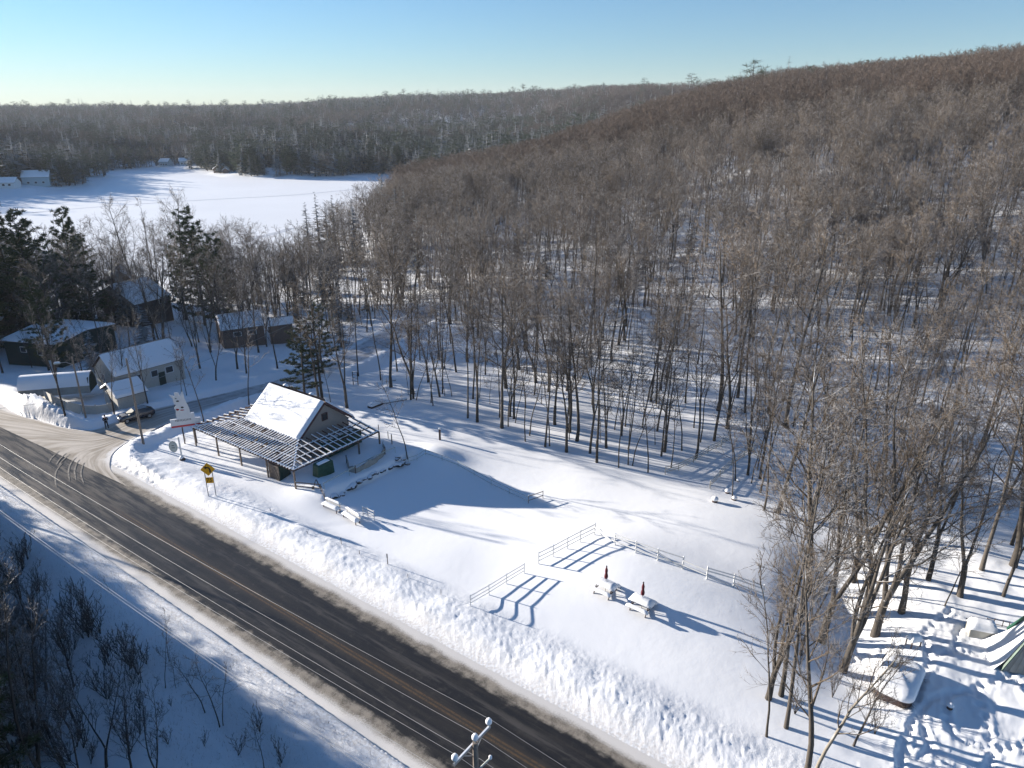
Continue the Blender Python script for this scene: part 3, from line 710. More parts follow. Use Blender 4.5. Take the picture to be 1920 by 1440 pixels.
# lower left brush land, in the shade of the woods beyond the frame
for i, (x, y, k, ty) in enumerate([(100,1560,'d1',1080),(30,1500,'d0',1150),(55,1480,'d2',1160),(5,1440,'d1',1090),(180,1520,'d0',1180),(-20,1350,'d2',1000),(-10,1250,'d0',960),(60,1400,'d1',1150),(120,1440,'d2',1180),(150,1380,'d1',1170),(200,1440,'d0',1220),(90,1300,'d0',1080),(30,1330,'d2',1090),(250,1470,'d2',1270),(70,1230,'d1',1050),(10,1150,'d1',960),(140,1290,'d2',1130),(300,1500,'d1',1290)]):
    ptree(k, (x, y), ty, label='dark bare tree in the blue shade at the lower left corner', group='bare trees of the lower left corner')
for i, (x, y, k, ty) in enumerate([(310,1290,'s0',1190),(262,1235,'s1',1160),(318,1240,'s2',1150),(385,1335,'s0',1210),(412,1362,'s1',1215),(418,1360,'s2',1240),(268,1280,'s2',1215),(205,1108,'s0',1070),(235,1290,'s0',1200),(330,1290,'s1',1220),(495,1440,'s2',1330),(480,1400,'s0',1350)]):
    ptree(k, (x, y), ty, label='thin dark sapling in the blue shaded snow left of the road', group='saplings left of the road')
nsh = 0
while nsh < 160:
    x = rng0.uniform(-20, 620); y = rng0.uniform(1000, 1440)
    lim = 985+(x/620.)*420
    if y < lim+30 or rng0.rand() < min(.93, (max(x, 0)/380.)**.8): continue
    p = T(x, y); nsh += 1
    tree('sh%d' % rng0.randint(3), p, (rng0.uniform(1.6, 4.4) if x < 260 else rng0.uniform(.9, 2.6)), label='bare twiggy shrub in the shaded snow left of the road', group='shrubs left of the road', name='shrub', cat='shrub', wid=rng0.uniform(.8, 1.3))
for x, y in [(1500,1250),(1560,1310),(1450,1200),(1470,1120),(1510,1080),(1530,1130),(1640,1380),(1490,1340),(1465,1060),(1480,1010),(1550,1060)]:
    tree('sh%d' % rng0.randint(3), T(x, y), rng0.uniform(2.5, 4.5), label='bare twiggy shrub in the right-hand clump beside the lot', group='shrubs of the right clump', name='shrub', cat='shrub', wid=.9)
# conifers one can pick out
for k, b, ty, wd, lab in [
 ('w0', (45,640), 378, 1.0, 'tall dense white pine at the left edge before the lake'), ('w1', (85,640), 395, 1.0, 'dense pine, second from the left edge before the lake'), ('w1', (160,620), 390, .7, 'slim ragged pine with a lone side branch, left of the fan-shaped trees'),
 ('w0', (385,610), 392, .95, 'tall dark pine standing against the white lake'), ('w2', (415,620), 440, .9, 'pine at the right of the dark group against the lake'), ('w1', (15,620), 420, .8, 'pine cut by the left edge of the picture'),
 ('w2', (345,600), 470, .8, 'lower pine left of the tall dark pine'), ('w2', (572,745), 605, 1.25, 'small bushy pine leaning beside the side road behind the pavilion'), ('w0', (605,700), 572, 1.1, 'bushy pine behind the pavilion, farther one'),
 ('p0', (275,655), 560, 1.5, 'frosted spruce behind the white house'), ('p1', (180,700), 615, 1.8, 'broad frosted spruce left of the white house'), ('p2', (640,650), 540, 1.2, 'small dark spruce by the side road'),
 ('p1', (583,500), 378, 1.4, 'pointed spruce on the lake shore, first of the row'), ('p2', (603,500), 362, 1.4, 'thin-topped spruce on the lake shore, second of the row'), ('p0', (618,495), 377, 1.4, 'dark spruce on the lake shore, third of the row'), ('p1', (632,495), 365, 1.4, 'tall spruce on the lake shore, fourth of the row'), ('p0', (668,495), 372, 1.4, 'broad spruce on the lake shore, right end of the row'),
 ('p2', (568,520), 412, .8, 'short spruce at the left end of the shore row'), ('p1', (720,440), 322, 1.4, 'single dark spruce in front of the lake tip'), ('p0', (745,470), 352, 1.4, 'dark spruce left of a pair right of the lake tip'), ('p1', (762,470), 354, 1.4, 'dark spruce right of a pair right of the lake tip'),
 ('p2', (785,520), 392, 1.0, 'snow-frosted spruce in the woods above the small white house'), ('p0', (860,540), 396, 1.1, 'snow-frosted spruce among the brown trees'), ('p1', (846,500), 425, .6, 'thin spruce beside the snow-frosted one')]:
    ptree(k, b, ty, wid=wd, label=lab, name='pine_tree' if k[0] == 'w' else 'spruce_tree')
def far_tree(kind, px, D, H, label, name='pine_tree'):
    d = ray(px, 300); u = np.array([d[0], d[1]])/math.hypot(d[0], d[1]); x, y = u*D
    tree(kind, (x, y, hz(x, y)), H, label=label, name=name); PLACED.append((x, y))
far_tree('w1', 1597, 600, 19, 'lone pine breaking the ridge line on the right')
far_tree('w2', 928, 1850, 20, 'lone pine breaking the far ridge near the middle'); far_tree('p0', 1158, 1500, 24, 'pointed spruce breaking the far ridge', 'spruce_tree')
for i in range(34):
    px_ = [rng0.uniform(445, 520), rng0.uniform(520, 600), rng0.uniform(690, 800), rng0.uniform(380, 420), rng0.uniform(225, 300), rng0.uniform(85, 130)][[0,0,0,1,1,2,2,2,3,4,5][i % 11]]
    d = ray(px_, 300); u = np.array([d[0], d[1]])/math.hypot(d[0], d[1]); D_ = 560.
    while hz(*(u*D_)) < -5.3 and D_ < 760: D_ += 8
    D_ += rng0.uniform(0, 30); x, y = u*D_; k = ['w0', 'w2', 'p0', 'p1', 'w1'][i % 5]
    tree(k, (x, y, hz(x, y)), rng0.uniform(13, 21), label='dark conifer on the far shore of the frozen lake', group='dark conifers on the far shore', name='pine_tree' if k[0] == 'w' else 'spruce_tree', wid=1.35); PLACED.append((x, y))
# --- scattered woods
def scatter(n, fn, rmin, rmax, amax, seed):
    rg = np.random.RandomState(seed); r = np.sqrt(rg.uniform(rmin**2, rmax**2, n)); a = rg.uniform(-amax, amax, n)
    x = r*np.sin(a); y = r*np.cos(a); return x[fn(x, y)], y[fn(x, y)]
EDGE_W = np.array([flat(*p)[:2] for p in [(560,640),(640,690),(700,735),(800,775),(900,795),(1000,835),(1100,858),(1200,885),(1260,905)]]+[flat(1340,915)[:2], flat(1420,955)[:2], flat(1480,1000)[:2], flat(1475,1110)[:2], flat(1500,1250)[:2], flat(1560,1360)[:2]])
HOUSES = [(-60,104,9),(-56,92,6),(-83,118,11),(-70,140,9),(-78,160,8),(-42,122,10),(-34,127,6),(-92,112,7),(-30,190,8)]
def wood(x, y):
    z = tps(x, y); m = z > -4.6; s, n = sn(x, y); sd, _ = sr_dist(x, y)
    m &= (sd > 4.0); r = np.hypot(x, y)
    # clear of the lot: behind the line of the wood's edge
    an = np.arctan2(x, y); ea = np.arctan2(EDGE_W[:, 0], EDGE_W[:, 1]); er = np.hypot(EDGE_W[:, 0], EDGE_W[:, 1])
    o = np.argsort(ea[:12]); lim = np.interp(an, ea[:12][o], er[:12][o], left=130, right=er[11])
    m &= r > lim+1.5
    # yard with tent and trails stays open
    m &= ~((y < 47) | ((x < 22) & (y < 58)) | ((x > 30) & (y < 52))) & (n > 12)
    vill = (an < -.14) & (r < 150) & (r > 100); m &= ~(vill & (np.random.RandomState(3).rand(*x.shape) < .45))
    for hx, hy, hr in HOUSES: m &= np.hypot(x-hx, y-hy) > hr
    path_ = np.abs(an-(.275+.03*np.sin(r/14.))) < 1.8/r; m &= ~(path_ & (r < 170))
    return m
WX, WY = scatter(30000, wood, 60, 520, .80, 11)
rg = np.random.RandomState(12)
den = fbm(WX/30., WY/30., 3); rr_ = np.hypot(WX, WY)
keep = rg.rand(len(WX)) < np.clip((.52+.5*den)*np.where(rr_ < 135, .54, np.where(rr_ < 190, .84, 1.08)), 0, 1); WX = WX[keep]; WY = WY[keep]; rr_ = rr_[keep]
H_ = np.where(rg.rand(len(WX)) < .30, rg.uniform(6, 11, len(WX)), rg.uniform(12.5, 19.5, len(WX)))
an_ = np.arctan2(WX, WY)
kn = []
for i in range(len(WX)):
    con = .04 if an_[i] > .05 else .14
    con = con if rr_[i] > 140 else 0
    if an_[i] > .25: con = .004
    u = rg.rand()
    if u < con: kn.append('p%d' % rg.randint(3) if rr_[i] < 220 else 'y%d' % rg.randint(2)); H_[i] = rg.uniform(7, 14)
    elif rr_[i] > 300: kn.append('x%d' % rg.randint(4)); H_[i] = max(H_[i], 13)
    elif an_[i] < -.38 and rr_[i] < 230 and u < .22: kn.append('w%d' % rg.randint(3)); H_[i] = rg.uniform(11, 18)
    elif H_[i] < 12: kn.append('s%d' % rg.randint(3))
    else: kn.append(['f0','f1','f2','f3','f4','f5','f0','f2','e0','e2'][rg.randint(10)])
WZ = height(WX, WY)
D_ = WY*math.cos(PITCH)-(WZ-CAMH)*math.sin(PITCH)
PXX = 960+1332*WX/D_; size = H_/D_*(np.abs(PXX-960) < 980)*(720-1332*(WY*math.sin(PITCH)+(WZ-CAMH)*math.cos(PITCH))/D_ < 1400)
NIND = 300-196-34-9
order = np.argsort(-size)
IND = set(order[:NIND].tolist())
ZL = {'s': ('slender young bare tree inside the hillside woods', 'young trees inside the woods'), 'f': ('tall bare maple inside the hillside woods', 'tall trees inside the woods'), 'e': ('broad-crowned bare tree inside the hillside woods', 'broad trees inside the woods'), 'p': ('frosted spruce inside the woods', 'spruces inside the woods'), 'w': ('dark pine among the houses by the lake', 'pines among the houses')}
for i in IND:
    lab, gr = ZL[kn[i][0]]
    tree(kn[i], (WX[i], WY[i], WZ[i]), H_[i], lean=(rg.normal(0, .05), rg.normal(0, .05)), label=lab, group=gr, name={'p': 'spruce_tree', 'w': 'pine_tree'}.get(kn[i][0], 'bare_tree'), wid=rg.uniform(.78, 1.0))
# far slopes
def farwood(x, y):
    z = height(x, y, False); r = np.hypot(x, y); return (z > -5.2)
FX1, FY1 = scatter(30000, farwood, 520, 1100, .72, 21); FX2, FY2 = scatter(46000, farwood, 1050, 2900, .70, 22)
# shore belts of the lake and brush beyond frame on the left
FX = np.concatenate([FX1, FX2]); FY = np.concatenate([FY1, FY2]); fr = np.hypot(FX, FY); fa = np.arctan2(FX, FY)
gap = (fr < 800) & (fa < -.1) & (fbm(FX/45., FY/45., 3) < -.28)
FARH = [(62,560),(2,545),(412,650),(421,632),(530,800),(655,700),(672,780),(183,700),(310,730),(346,740),(1100,760)]
for px_, D_h in FARH:
    d_ = ray(px_, 300); u_ = np.array([d_[0], d_[1]])/math.hypot(d_[0], d_[1]); al_ = FX*u_[0]+FY*u_[1]; cr_ = FX*u_[1]-FY*u_[0]
    gap |= (np.abs(cr_) < 9) & (al_ > D_h-(34 if D_h < 780 else 30)) & (al_ < D_h+9)
FX = FX[~gap]; FY = FY[~gap]; fr = fr[~gap]; fa = fa[~gap]
FZ = height(FX, FY, False); cl = fbm(FX/130.+4, FY/130., 3)
fk = []; fh = []
for i in range(len(FX)):
    shore = fr[i] < 800 and fa[i] < 0
    pc = .22+1.3*max(0, cl[i]*1.6)+(.25 if shore else 0)+(.25 if fa[i] < 0 else 0)
    if fa[i] > .12: pc *= .25
    if rg.rand() < pc: fk.append(['y0', 'y1', 'z0'][rg.randint(3)]); fh.append(rg.uniform(12, 20)*(1 if fr[i] < 1100 else 1.2)*(1.5 if rg.rand() < .04 else 1))
    else: fk.append('x%d' % rg.randint(4)); fh.append(rg.uniform(10, 17)*(1 if fr[i] < 1100 else 1.3))
# woods left of the frame that shade the road and the bank
LX = []; LY = []; LK = []; LH = []
for i in range(900):
    s = rg.uniform(-150, 60); n = -rg.uniform(9.5, 60)
    p = xy(s, n)
    q = (p[0]/(p[1]+1e-6)); 
    if p[1] > 0 and proj((p[0], p[1], 0))[0] > -40 and proj((p[0], p[1], 0))[1] < 1600: continue
    if (n > -20 and s > -50) or (n > -12 and s > -62): continue
    tq = proj((p[0], p[1], 19.))
    if p[1] > 3 and tq[2] > 0 and -60 < tq[0] < 2000 and tq[1] < 1560: continue
    LX.append(p[0]); LY.append(p[1]); LK.append(['p0', 'w1', 'w2', 'p1', 'w0', 'f3'][rg.randint(6)]); LH.append(rg.uniform(.8, 1)*min(21, 6.5+(-n-9.5)*1.0))
for i in range(330):
    s = rg.uniform(-125, -45); n = -rg.uniform(10.5, 22); p = xy(s, n); hh = rg.uniform(.75, 1)*min(16, 6.5+(-n-10)*.9); tq = proj((p[0], p[1], hh+1)); tb = proj((p[0], p[1], 0))
    if (-60 < tq[0] < 2000 and tq[1] < 1560) or (-40 < tb[0] and tb[1] < 1560) or (n > -12 and s > -62): continue
    LX.append(p[0]); LY.append(p[1]); LK.append(['p0', 'w2', 'w0', 'p1'][rg.randint(4)]); LH.append(hh)
for i in range(650):
    s = rg.uniform(-115, -12); n = -rg.uniform(13, 32); p = xy(s, n); hh = rg.uniform(.85, 1)*min(21, 11.5+(-n-14)*.95); tq = proj((p[0], p[1], hh)); tb = proj((p[0], p[1], 0))
    if (tq[2] < 2 or tb[2] < 2) or ((tq[0] > -35 or tb[0] > -35) and min(tq[1], tb[1]) < 1480): continue
    LX.append(p[0]); LY.append(p[1]); LK.append(['p0', 'w2', 'w0', 'p1', 'f3'][rg.randint(5)]); LH.append(hh)
for i in range(260):
    x = rg.uniform(-170, -84); y = rg.uniform(92, 175)
    if math.atan2(x, y) > -.60 or y < 105.5+(-84-x)*.477: continue
    LX.append(x); LY.append(y); LK.append(['w0', 'w2', 'p0', 'p1', 'w1'][rg.randint(5)]); LH.append(rg.uniform(13, 20))
def stuff_forest(name, X, Y, Z, Hh, kinds, label, wid=1.):
    keys = sorted(set(kinds)); coll = bpy.data.collections.new(name+'_kinds')
    for i, k in enumerate(keys):
        me = bpy.data.meshes.new('%02d_%s' % (i, k)); bm = bmesh.new(); bm.from_mesh(PR[k][0]); n1 = len(bm.faces); bm.from_mesh(PR[k][1])
        bm.faces.ensure_lookup_table()
        for f in bm.faces[n1:]: f.material_index = 1
        bm.to_mesh(me); bm.free(); me.materials.append(PR[k][0].materials[0]); me.materials.append(PR[k][1].materials[0])
        coll.objects.link(bpy.data.objects.new('%02d_%s' % (i, k), me))
    me = bpy.data.meshes.new(name); N = len(X); me.vertices.add(N)
    me.vertices.foreach_set('co', np.stack([X, Y, Z], 1).astype(np.float32).ravel())
    rr = np.random.RandomState(N)
    rot = np.stack([rr.normal(0, .05, N), rr.normal(0, .05, N), rr.uniform(0, 6.28, N)], 1)
    ph = np.array([kind_h(k) for k in kinds]); sc = np.asarray(Hh)/ph; wv = rr.uniform(.85, 1.2, N)*wid
    a = me.attributes.new('rot', 'FLOAT_VECTOR', 'POINT'); a.data.foreach_set('vector', rot.astype(np.float32).ravel())
    a = me.attributes.new('scl', 'FLOAT_VECTOR', 'POINT'); a.data.foreach_set('vector', np.stack([sc*wv, sc*wv, sc], 1).astype(np.float32).ravel())
    a = me.attributes.new('idx', 'INT', 'POINT'); a.data.foreach_set('value', np.array([keys.index(k) for k in kinds], np.int32))
    o = link(bpy.data.objects.new(name, me)); tag(o, label, None, None, 'stuff')
    g = bpy.data.node_groups.new(name, 'GeometryNodeTree'); g.interface.new_socket('Geometry', in_out='INPUT', socket_type='NodeSocketGeometry'); g.interface.new_socket('Geometry', in_out='OUTPUT', socket_type='NodeSocketGeometry')
    gi = g.nodes.new('NodeGroupInput'); go = g.nodes.new('NodeGroupOutput'); ip = g.nodes.new('GeometryNodeInstanceOnPoints'); ci = g.nodes.new('GeometryNodeCollectionInfo')
    ci.inputs['Collection'].default_value = coll; ci.inputs['Separate Children'].default_value = True; ci.inputs['Reset Children'].default_value = True
    ip.inputs['Pick Instance'].default_value = True
    def at_(n, t):
        x = g.nodes.new('GeometryNodeInputNamedAttribute'); x.data_type = t; x.inputs['Name'].default_value = n
        return [s for s in x.outputs if s.name == 'Attribute' and s.enabled][0]
    g.links.new(gi.outputs[0], ip.inputs['Points']); g.links.new(ci.outputs[0], ip.inputs['Instance']); g.links.new(at_('idx', 'INT'), ip.inputs['Instance Index'])
    g.links.new(at_('rot', 'FLOAT_VECTOR'), ip.inputs['Rotation']); g.links.new(at_('scl', 'FLOAT_VECTOR'), ip.inputs['Scale']); g.links.new(ip.outputs[0], go.inputs[0])
    md = o.modifiers.new('g', 'NODES'); md.node_group = g; return o
rest = np.array([i for i in range(len(WX)) if i not in IND])
stuff_forest('hillside_woods', WX[rest], WY[rest], WZ[rest], H_[rest], [kn[i] for i in rest], 'dense leafless brown woods covering the hillside', 1.0)
stuff_forest('far_woods', FX, FY, FZ, fh, fk, 'far-off mixed woods round the frozen lake', 1.6)
LX = np.array(LX); LY = np.array(LY); stuff_forest('roadside_woods', LX, LY, height(LX, LY, False), LH, LK, 'unseen woods left of the frame, shading the road bank and houses')
# ---------------------------------------------------------------- object materials
M['wood'] = mat('weathered_wood', (.20, .16, .13), .8, noise=.4, scale=6, bump=.2)
M['wooddark'] = mat('dark_stained_wood', (.085, .055, .05), .75, noise=.4, scale=6)
M['siding'] = mat('taupe_siding', (.30, .275, .25), .8, noise=.1, scale=8)
M['trim'] = mat('plum_trim', (.075, .035, .038), .6)
M['white'] = mat('white_paint', (.72, .72, .70), .5, noise=.08, scale=3)
M['glass'] = mat('dark_glass', (.02, .025, .03), .12, spec=.6)
M['tarp'] = mat('green_tarp', (.018, .085, .052), .45, noise=.35, scale=2.5, bump=.6, bscale=4)
M['rock'] = bark_mat('dark_rock', (.030, .028, .028), (.075, .07, .068), .95, .45)
M['yellow'] = mat('sign_yellow', (.82, .40, .015), .4)
M['black'] = mat('black_paint', (.012, .012, .013), .5)
M['metal'] = mat('galvanised_steel', (.32, .33, .34), .45, metal=.6)
M['red'] = mat('red_stripe', (.45, .04, .05), .6)
M['redcloth'] = mat('wine_red_fabric', (.13, .020, .030), .85, noise=.3, scale=10)
M['greygreen'] = mat('pale_grey_green', (.42, .46, .43), .6)
M['darkgreen'] = mat('dark_green_paint', (.02, .045, .038), .7, noise=.3, scale=4)
M['darkwall'] = mat('dark_brown_wall', (.10, .085, .08), .8, noise=.3, scale=4)
M['beige'] = mat('beige_siding', (.50, .47, .41), .75, noise=.1, scale=4)
M['brick'] = mat('red_brown_wall', (.20, .14, .11), .8, noise=.3, scale=5)
M['pole'] = mat('pole_wood', (.27, .225, .185), .85, noise=.3, scale=6)
M['paleblue'] = mat('pale_blue_siding', (.38, .46, .48), .7)
M['car'] = mat('dark_blue_car_paint', (.010, .014, .030), .22, spec=.6); M['car'].node_tree.nodes['Principled BSDF'].inputs['Coat Weight'].default_value = .5
M['frost'] = mat('frosted_glass', (.045, .06, .04), .6, noise=.5, scale=3)
M['rubber'] = mat('tyre_rubber', (.02, .02, .02), .85)
M['canvas'] = mat('grey_canvas', (.36, .355, .32), .8, noise=.2, scale=2, bump=.5, bscale=2)
M['skin'] = mat('skin', (.45, .27, .20), .6); M['cloth'] = mat('black_winter_cloth', (.012, .012, .016), .9); M['jean'] = mat('dark_trousers', (.018, .02, .03), .9)
M['cable'] = mat('aluminium_cable', (.36, .36, .36), .5, metal=.2)
M['hay'] = mat('dry_stems', (.30, .25, .17), .9, noise=.4, scale=6)

# ---------------------------------------------------------------- pavilion with pergola
def BP(e1, e2, z): p = BO+BE1*e1+BE2*e2; return (p[0], p[1], z)
ZB = 0.0; EV, RE = 2.45, 3.15                       # eave of the pergola and the roof edge
pav = thing('pavilion', 'taupe gabled pavilion with snowy roof inside a wide snow-dusted pergola', 'pavilion', (BO[0], BO[1], 0), R(-36))
def P_(mb, name, m, **k): return mb.obj(name, M[m] if isinstance(m, str) else m, pav, **k)
x0, x1, y0, y1, yr = -14.8, -4.4, 4.2, 12.65, 8.43; zr = 6.45
mb = MB(); mb.box(((x0+x1)/2, yr, 1.3), (x1-x0-1.0, y1-y0-1.0, 3.6))
P_(mb, 'wall', 'siding')
for sx, nm in ((x1-.5, 'gable'), (x0+.5, 'gable')):
    mb = MB(); t = .12; poly = [(y0+.35, 3.05), (y1-.35, 3.05), (yr, zr-.22)]
    V = [(sx+d, a, b) for d in (0, t if sx > -8 else -t) for a, b in poly]; mb.add(V, [(0, 1, 2), (5, 4, 3), (0, 3, 4, 1), (1, 4, 5, 2), (2, 5, 3, 0)]); P_(mb, nm, 'siding')
for k in range(9):
    pass
def slab(xa, xb, ya, za, yb, zb, t, mb, lift=0.):
    d = Vector((0, yb-ya, zb-za)).normalized(); n = Vector((0, -d.z, d.y)); n = n if n.z > 0 else -n
    V = []
    for l in (lift, lift+t):
        for x, y, z in ((xa, ya, za), (xb, ya, za), (xb, yb, zb), (xa, yb, zb)): V.append((x+n.x*l, y+n.y*l, z+n.z*l))
    mb.add(V, [(0, 3, 2, 1), (4, 5, 6, 7), (0, 1, 5, 4), (1, 2, 6, 5), (2, 3, 7, 6), (3, 0, 4, 7)])
mb = MB(); slab(x0, x1, y0, 2.95, yr, zr, .14, mb); slab(x0, x1, yr, zr, y1, 2.95, .14, mb); ro = P_(mb, 'roof', 'trim')
# snow on the roof, a soft quilt
def roofsnow(xa, xb, ya, za, yb, zb, lift, thick, parent, seed=1):
    V = []; nx, ny = 34, 16
    d = Vector((0, yb-ya, zb-za)); L = d.length; d.normalize(); n = Vector((0, -d.z, d.y)); n = n if n.z > 0 else -n
    for i in range(nx+1):
        for j in range(ny+1):
            u, v = i/nx, j/ny; x = xa+(xb-xa)*u; ex = min(u, 1-u)*(xb-xa); ey = v*L
            e = min(1, ex/.22, ey/.22); h = lift+thick*math.sqrt(max(0, 1-(1-max(0, e))**2))+float(fbm(x*.35+seed, v*1.2, 1))*.035*e
            p = Vector((x, ya, za))+d*(v*L)+n*h; V.append(tuple(p))
    F_ = [(i*(ny+1)+j, (i+1)*(ny+1)+j, (i+1)*(ny+1)+j+1, i*(ny+1)+j+1) for i in range(nx) for j in range(ny)]
    if n.y > 0: F_ = [f[::-1] for f in F_]
    mb = MB(); mb.add(V, F_); return mb.obj('roof_snow', M['snow'], parent, smooth=True)
roofsnow(x0-.03, x1+.03, y0-.03, 2.95, yr, zr+.03, .13, .24, ro); roofsnow(x0-.03, x1+.03, y1+.03, 2.95, yr, zr+.03, .13, .24, ro, 9)
# fascia boards on the gable
mb = MB(); mb.beam((x1+.03, y0, 2.95), (x1+.03, yr, zr), .05, .26); mb.beam((x1+.03, yr, zr), (x1+.03, y1, 2.95), .05, .26); P_(mb, 'fascia', 'trim')
fr = MB(); 
for a, b, c, d in ((0, .42, .86, .09), (0, -.42, .86, .09)): fr.box((x1-.34, yr+.05, 4.55+b), (.07, c, d))
for b in (.40, -.40): fr.box((x1-.34, yr+.05+b, 4.55), (.068, .09, .76))
w_ = P_(fr, 'window', 'trim'); MB().box((x1-.365, yr+.05, 4.55), (.03, .70, .74)).obj('pane', M['glass'], w_)
for px_, py_ in ((-13.4, yr+1.3), (-8.3, yr+1.2)):
    v = P_(MB().lathe([(.20, 0), (.20, .75), (.30, .78), (.30, .95), (.05, 1.0)], (px_, py_, zr-1.35), 14), 'roof_vent', 'metal')
    MB().lathe([(.33, .95), (.36, 1.05), (.30, 1.22), (.12, 1.32), (.01, 1.34)], (px_, py_, zr-1.35), 14).obj('snow_cap', M['snow'], v, smooth=True)
PX0, PY1 = -19.2, 12.5
def pz(x, y):  # surface of the pergola
    dd = min(-x if x > -9 else 99, y, (x-PX0) if x < -9 else 99)
    return EV+(RE-EV)*min(1, max(0, dd)/4.3)
for e1, e2 in [(0, 0), (-4.8, 0), (-9.8, 0), (-14.4, 0), (-19.2, 0), (-19.2, 6.2), (-19.2, 12.4), (0, 4.6), (0, 9.2), (0, 12.5)]:
    p = BP(e1, e2, 0); g = hz(p[0], p[1])
    P_(MB().box((e1*.998, e2+.02, (g-.4+EV-.12)/2), (.15, .15, EV-.12-(g-.4))), 'post', 'wood')
bm_ = MB()
for a, b in [((PX0, 0), (0, 0)), ((0, 0), (0, PY1)), ((PX0, 0), (PX0, PY1))]: bm_.beam((*a, EV-.03), (*b, EV-.03), .12, .2)
bm_.beam((x1-.2, y0+.1, RE-.1), (0, 0, EV+.02), .12, .16); bm_.beam((x0+.2, y0+.1, RE-.1), (PX0, 0, EV+.02), .12, .16)
for t in (.34, .68):
    d = 4.3*t; bm_.beam((PX0+d, d, pz(-9, d)-.07), (-d, d, pz(-9, d)-.07), .09, .1); bm_.beam((-d, d, pz(-9, d)-.072), (-d, PY1, pz(-9, d)-.072), .09, .1); bm_.beam((PX0+d, d, pz(-9, d)-.074), (PX0+d, PY1, pz(-9, d)-.074), .09, .1)
P_(bm_, 'beam', 'wooddark')
rf = MB(); rsn = MB(); rr1 = random.Random(4)
def rafter(a, b):
    rf.beam((*a, pz(*a)+.04), (*b, pz(*b)+.04), .06, .15)
    A_ = Vector((*a, pz(*a)+.145)); B_ = Vector((*b, pz(*b)+.145)); n = 4; 
    for k in range(n):
        if rr1.random() < .10: continue
        p, q = A_.lerp(B_, k/n), A_.lerp(B_, (k+1)/n); h = .05+rr1.random()*.06; rsn.beam((p.x, p.y, p.z-.02+h/2-.001*k), (q.x, q.y, q.z-.02+h/2-.001*k), .085+.02*rr1.random(), h)
x = PX0+.45
while x < -.2:
    y_end = min(4.25, -x, x-PX0)
    if y_end > .35: rafter((x, -.25), (x, y_end))
    x += .47
y = .5
while y < PY1+.05:
    d = min(4.25, y)
    rafter((.25, y), (-d, y)); rafter((PX0-.25, y), (PX0+d, y)); y += .78
P_(rf, 'rafter_grid', 'wooddark')['kind'] = 'stuff'; P_(rsn, 'rafter_snow', M['snow'])['kind'] = 'stuff'
# snow on the beams
sb_ = MB()
for a, b in [((PX0, 0, EV+.12), (0, 0, EV+.12)), ((0, 0, EV+.12), (0, PY1, EV+.12)), ((x1-.2, y0+.1, RE+.03), (0, 0, EV+.16)), ((x0+.2, y0+.1, RE+.03), (PX0, 0, EV+.16))]: sb_.beam(a, b, .15, .1)
for t in (.34, .68):
    d = 4.3*t; sb_.beam((PX0+d, d, pz(-9, d)+.17), (-d, d, pz(-9, d)+.17), .08, .05); sb_.beam((-d, d, pz(-9, d)+.17), (-d, PY1, pz(-9, d)+.17), .08, .05)
P_(sb_, 'beam_snow', M['snow'])
tp = MB(); tp.box((-3.5, 9.3, 2.0), (1.6, 5.6, .10)); tp.box((-2.72, 9.3, 1.2), (.06, 5.6, 1.6)); P_(tp, 'tarp', 'tarp')
MB().box((-3.9, 9.3, 2.12), (.8, 5.0, .12)).obj('tarp_snow', M['snow'], pav)
# boarded booth in the front of the pergola
bo = thing('storage_booth', 'small plank booth with a cross-braced barn door and green side under the pergola corner', 'booth', BP(-3.9, .95, 0), R(-36))
MB().box((0, .05, .8), (1.75, 1.5, 2.3)).obj('wall', M['darkgreen'], bo)
dm = MB()
for k in range(7): dm.box((-.78+k*.26, -.74, .85), (.245, .05, 2.05))
dr = dm.obj('door', M['wood'], bo)
c = MB(); c.beam((-.85, -.79, 1.8), (.85, -.79, 1.8), .04, .12); c.beam((-.85, -.79, .1), (.85, -.79, .1), .04, .12); c.beam((-.8, -.785, .15), (0, -.785, 1.75), .035, .1); c.beam((.8, -.787, .15), (0, -.787, 1.75), .035, .1); c.obj('brace', M['pole'], dr)
MB().box((0, .05, 2.0), (1.85, 1.6, .1)).obj('roof', M['wooddark'], bo)
# green covered bin
p = T(603, 892); gb = thing('covered_bin', 'boxy object wrapped in a green tarp standing right of the pergola posts', 'bin', BP(.75, 3.3, hz(*BP(.75, 3.3, 0)[:2])-.1), R(54))
b = MB().add([(-1.15,-.5,0),(1.15,-.5,0),(1.15,.55,0),(-1.15,.55,0),(-1.05,-.5,1.5),(1.05,-.5,1.55),(1.0,.45,1.75),(-1.0,.45,1.72)], [(0,3,2,1),(4,5,6,7),(0,1,5,4),(1,2,6,5),(2,3,7,6),(3,0,4,7)])
b.obj('cover', M['tarp'], gb, bev=.08); snowcap((1.6, .6), 'snow_cap', gb, 3, 1.62, .12, 0)
# dark A-shaped stand
p = T(594, 914); st = thing('folding_stand', 'small black A-shaped stand in the shaded snow before the green covered bin', 'stand', (p[0], p[1], p[2]-.05), R(10))
m_ = MB(); m_.beam((-.35, 0, 0), (-.04, 0, 1.0), .07, .1); m_.beam((.35, 0, 0), (.04, 0, 1.0), .07, .1); m_.beam((-.2, 0, .45), (.2, 0, .45), .05, .07); m_.obj('frame', M['black'], st); MB().box((-.4, .02, .08), (.25, .35, .2)).obj('foot', M['black'], st, bev=.04); MB().box((.4, .02, .08), (.25, .35, .2)).obj('foot', M['black'], st, bev=.04)
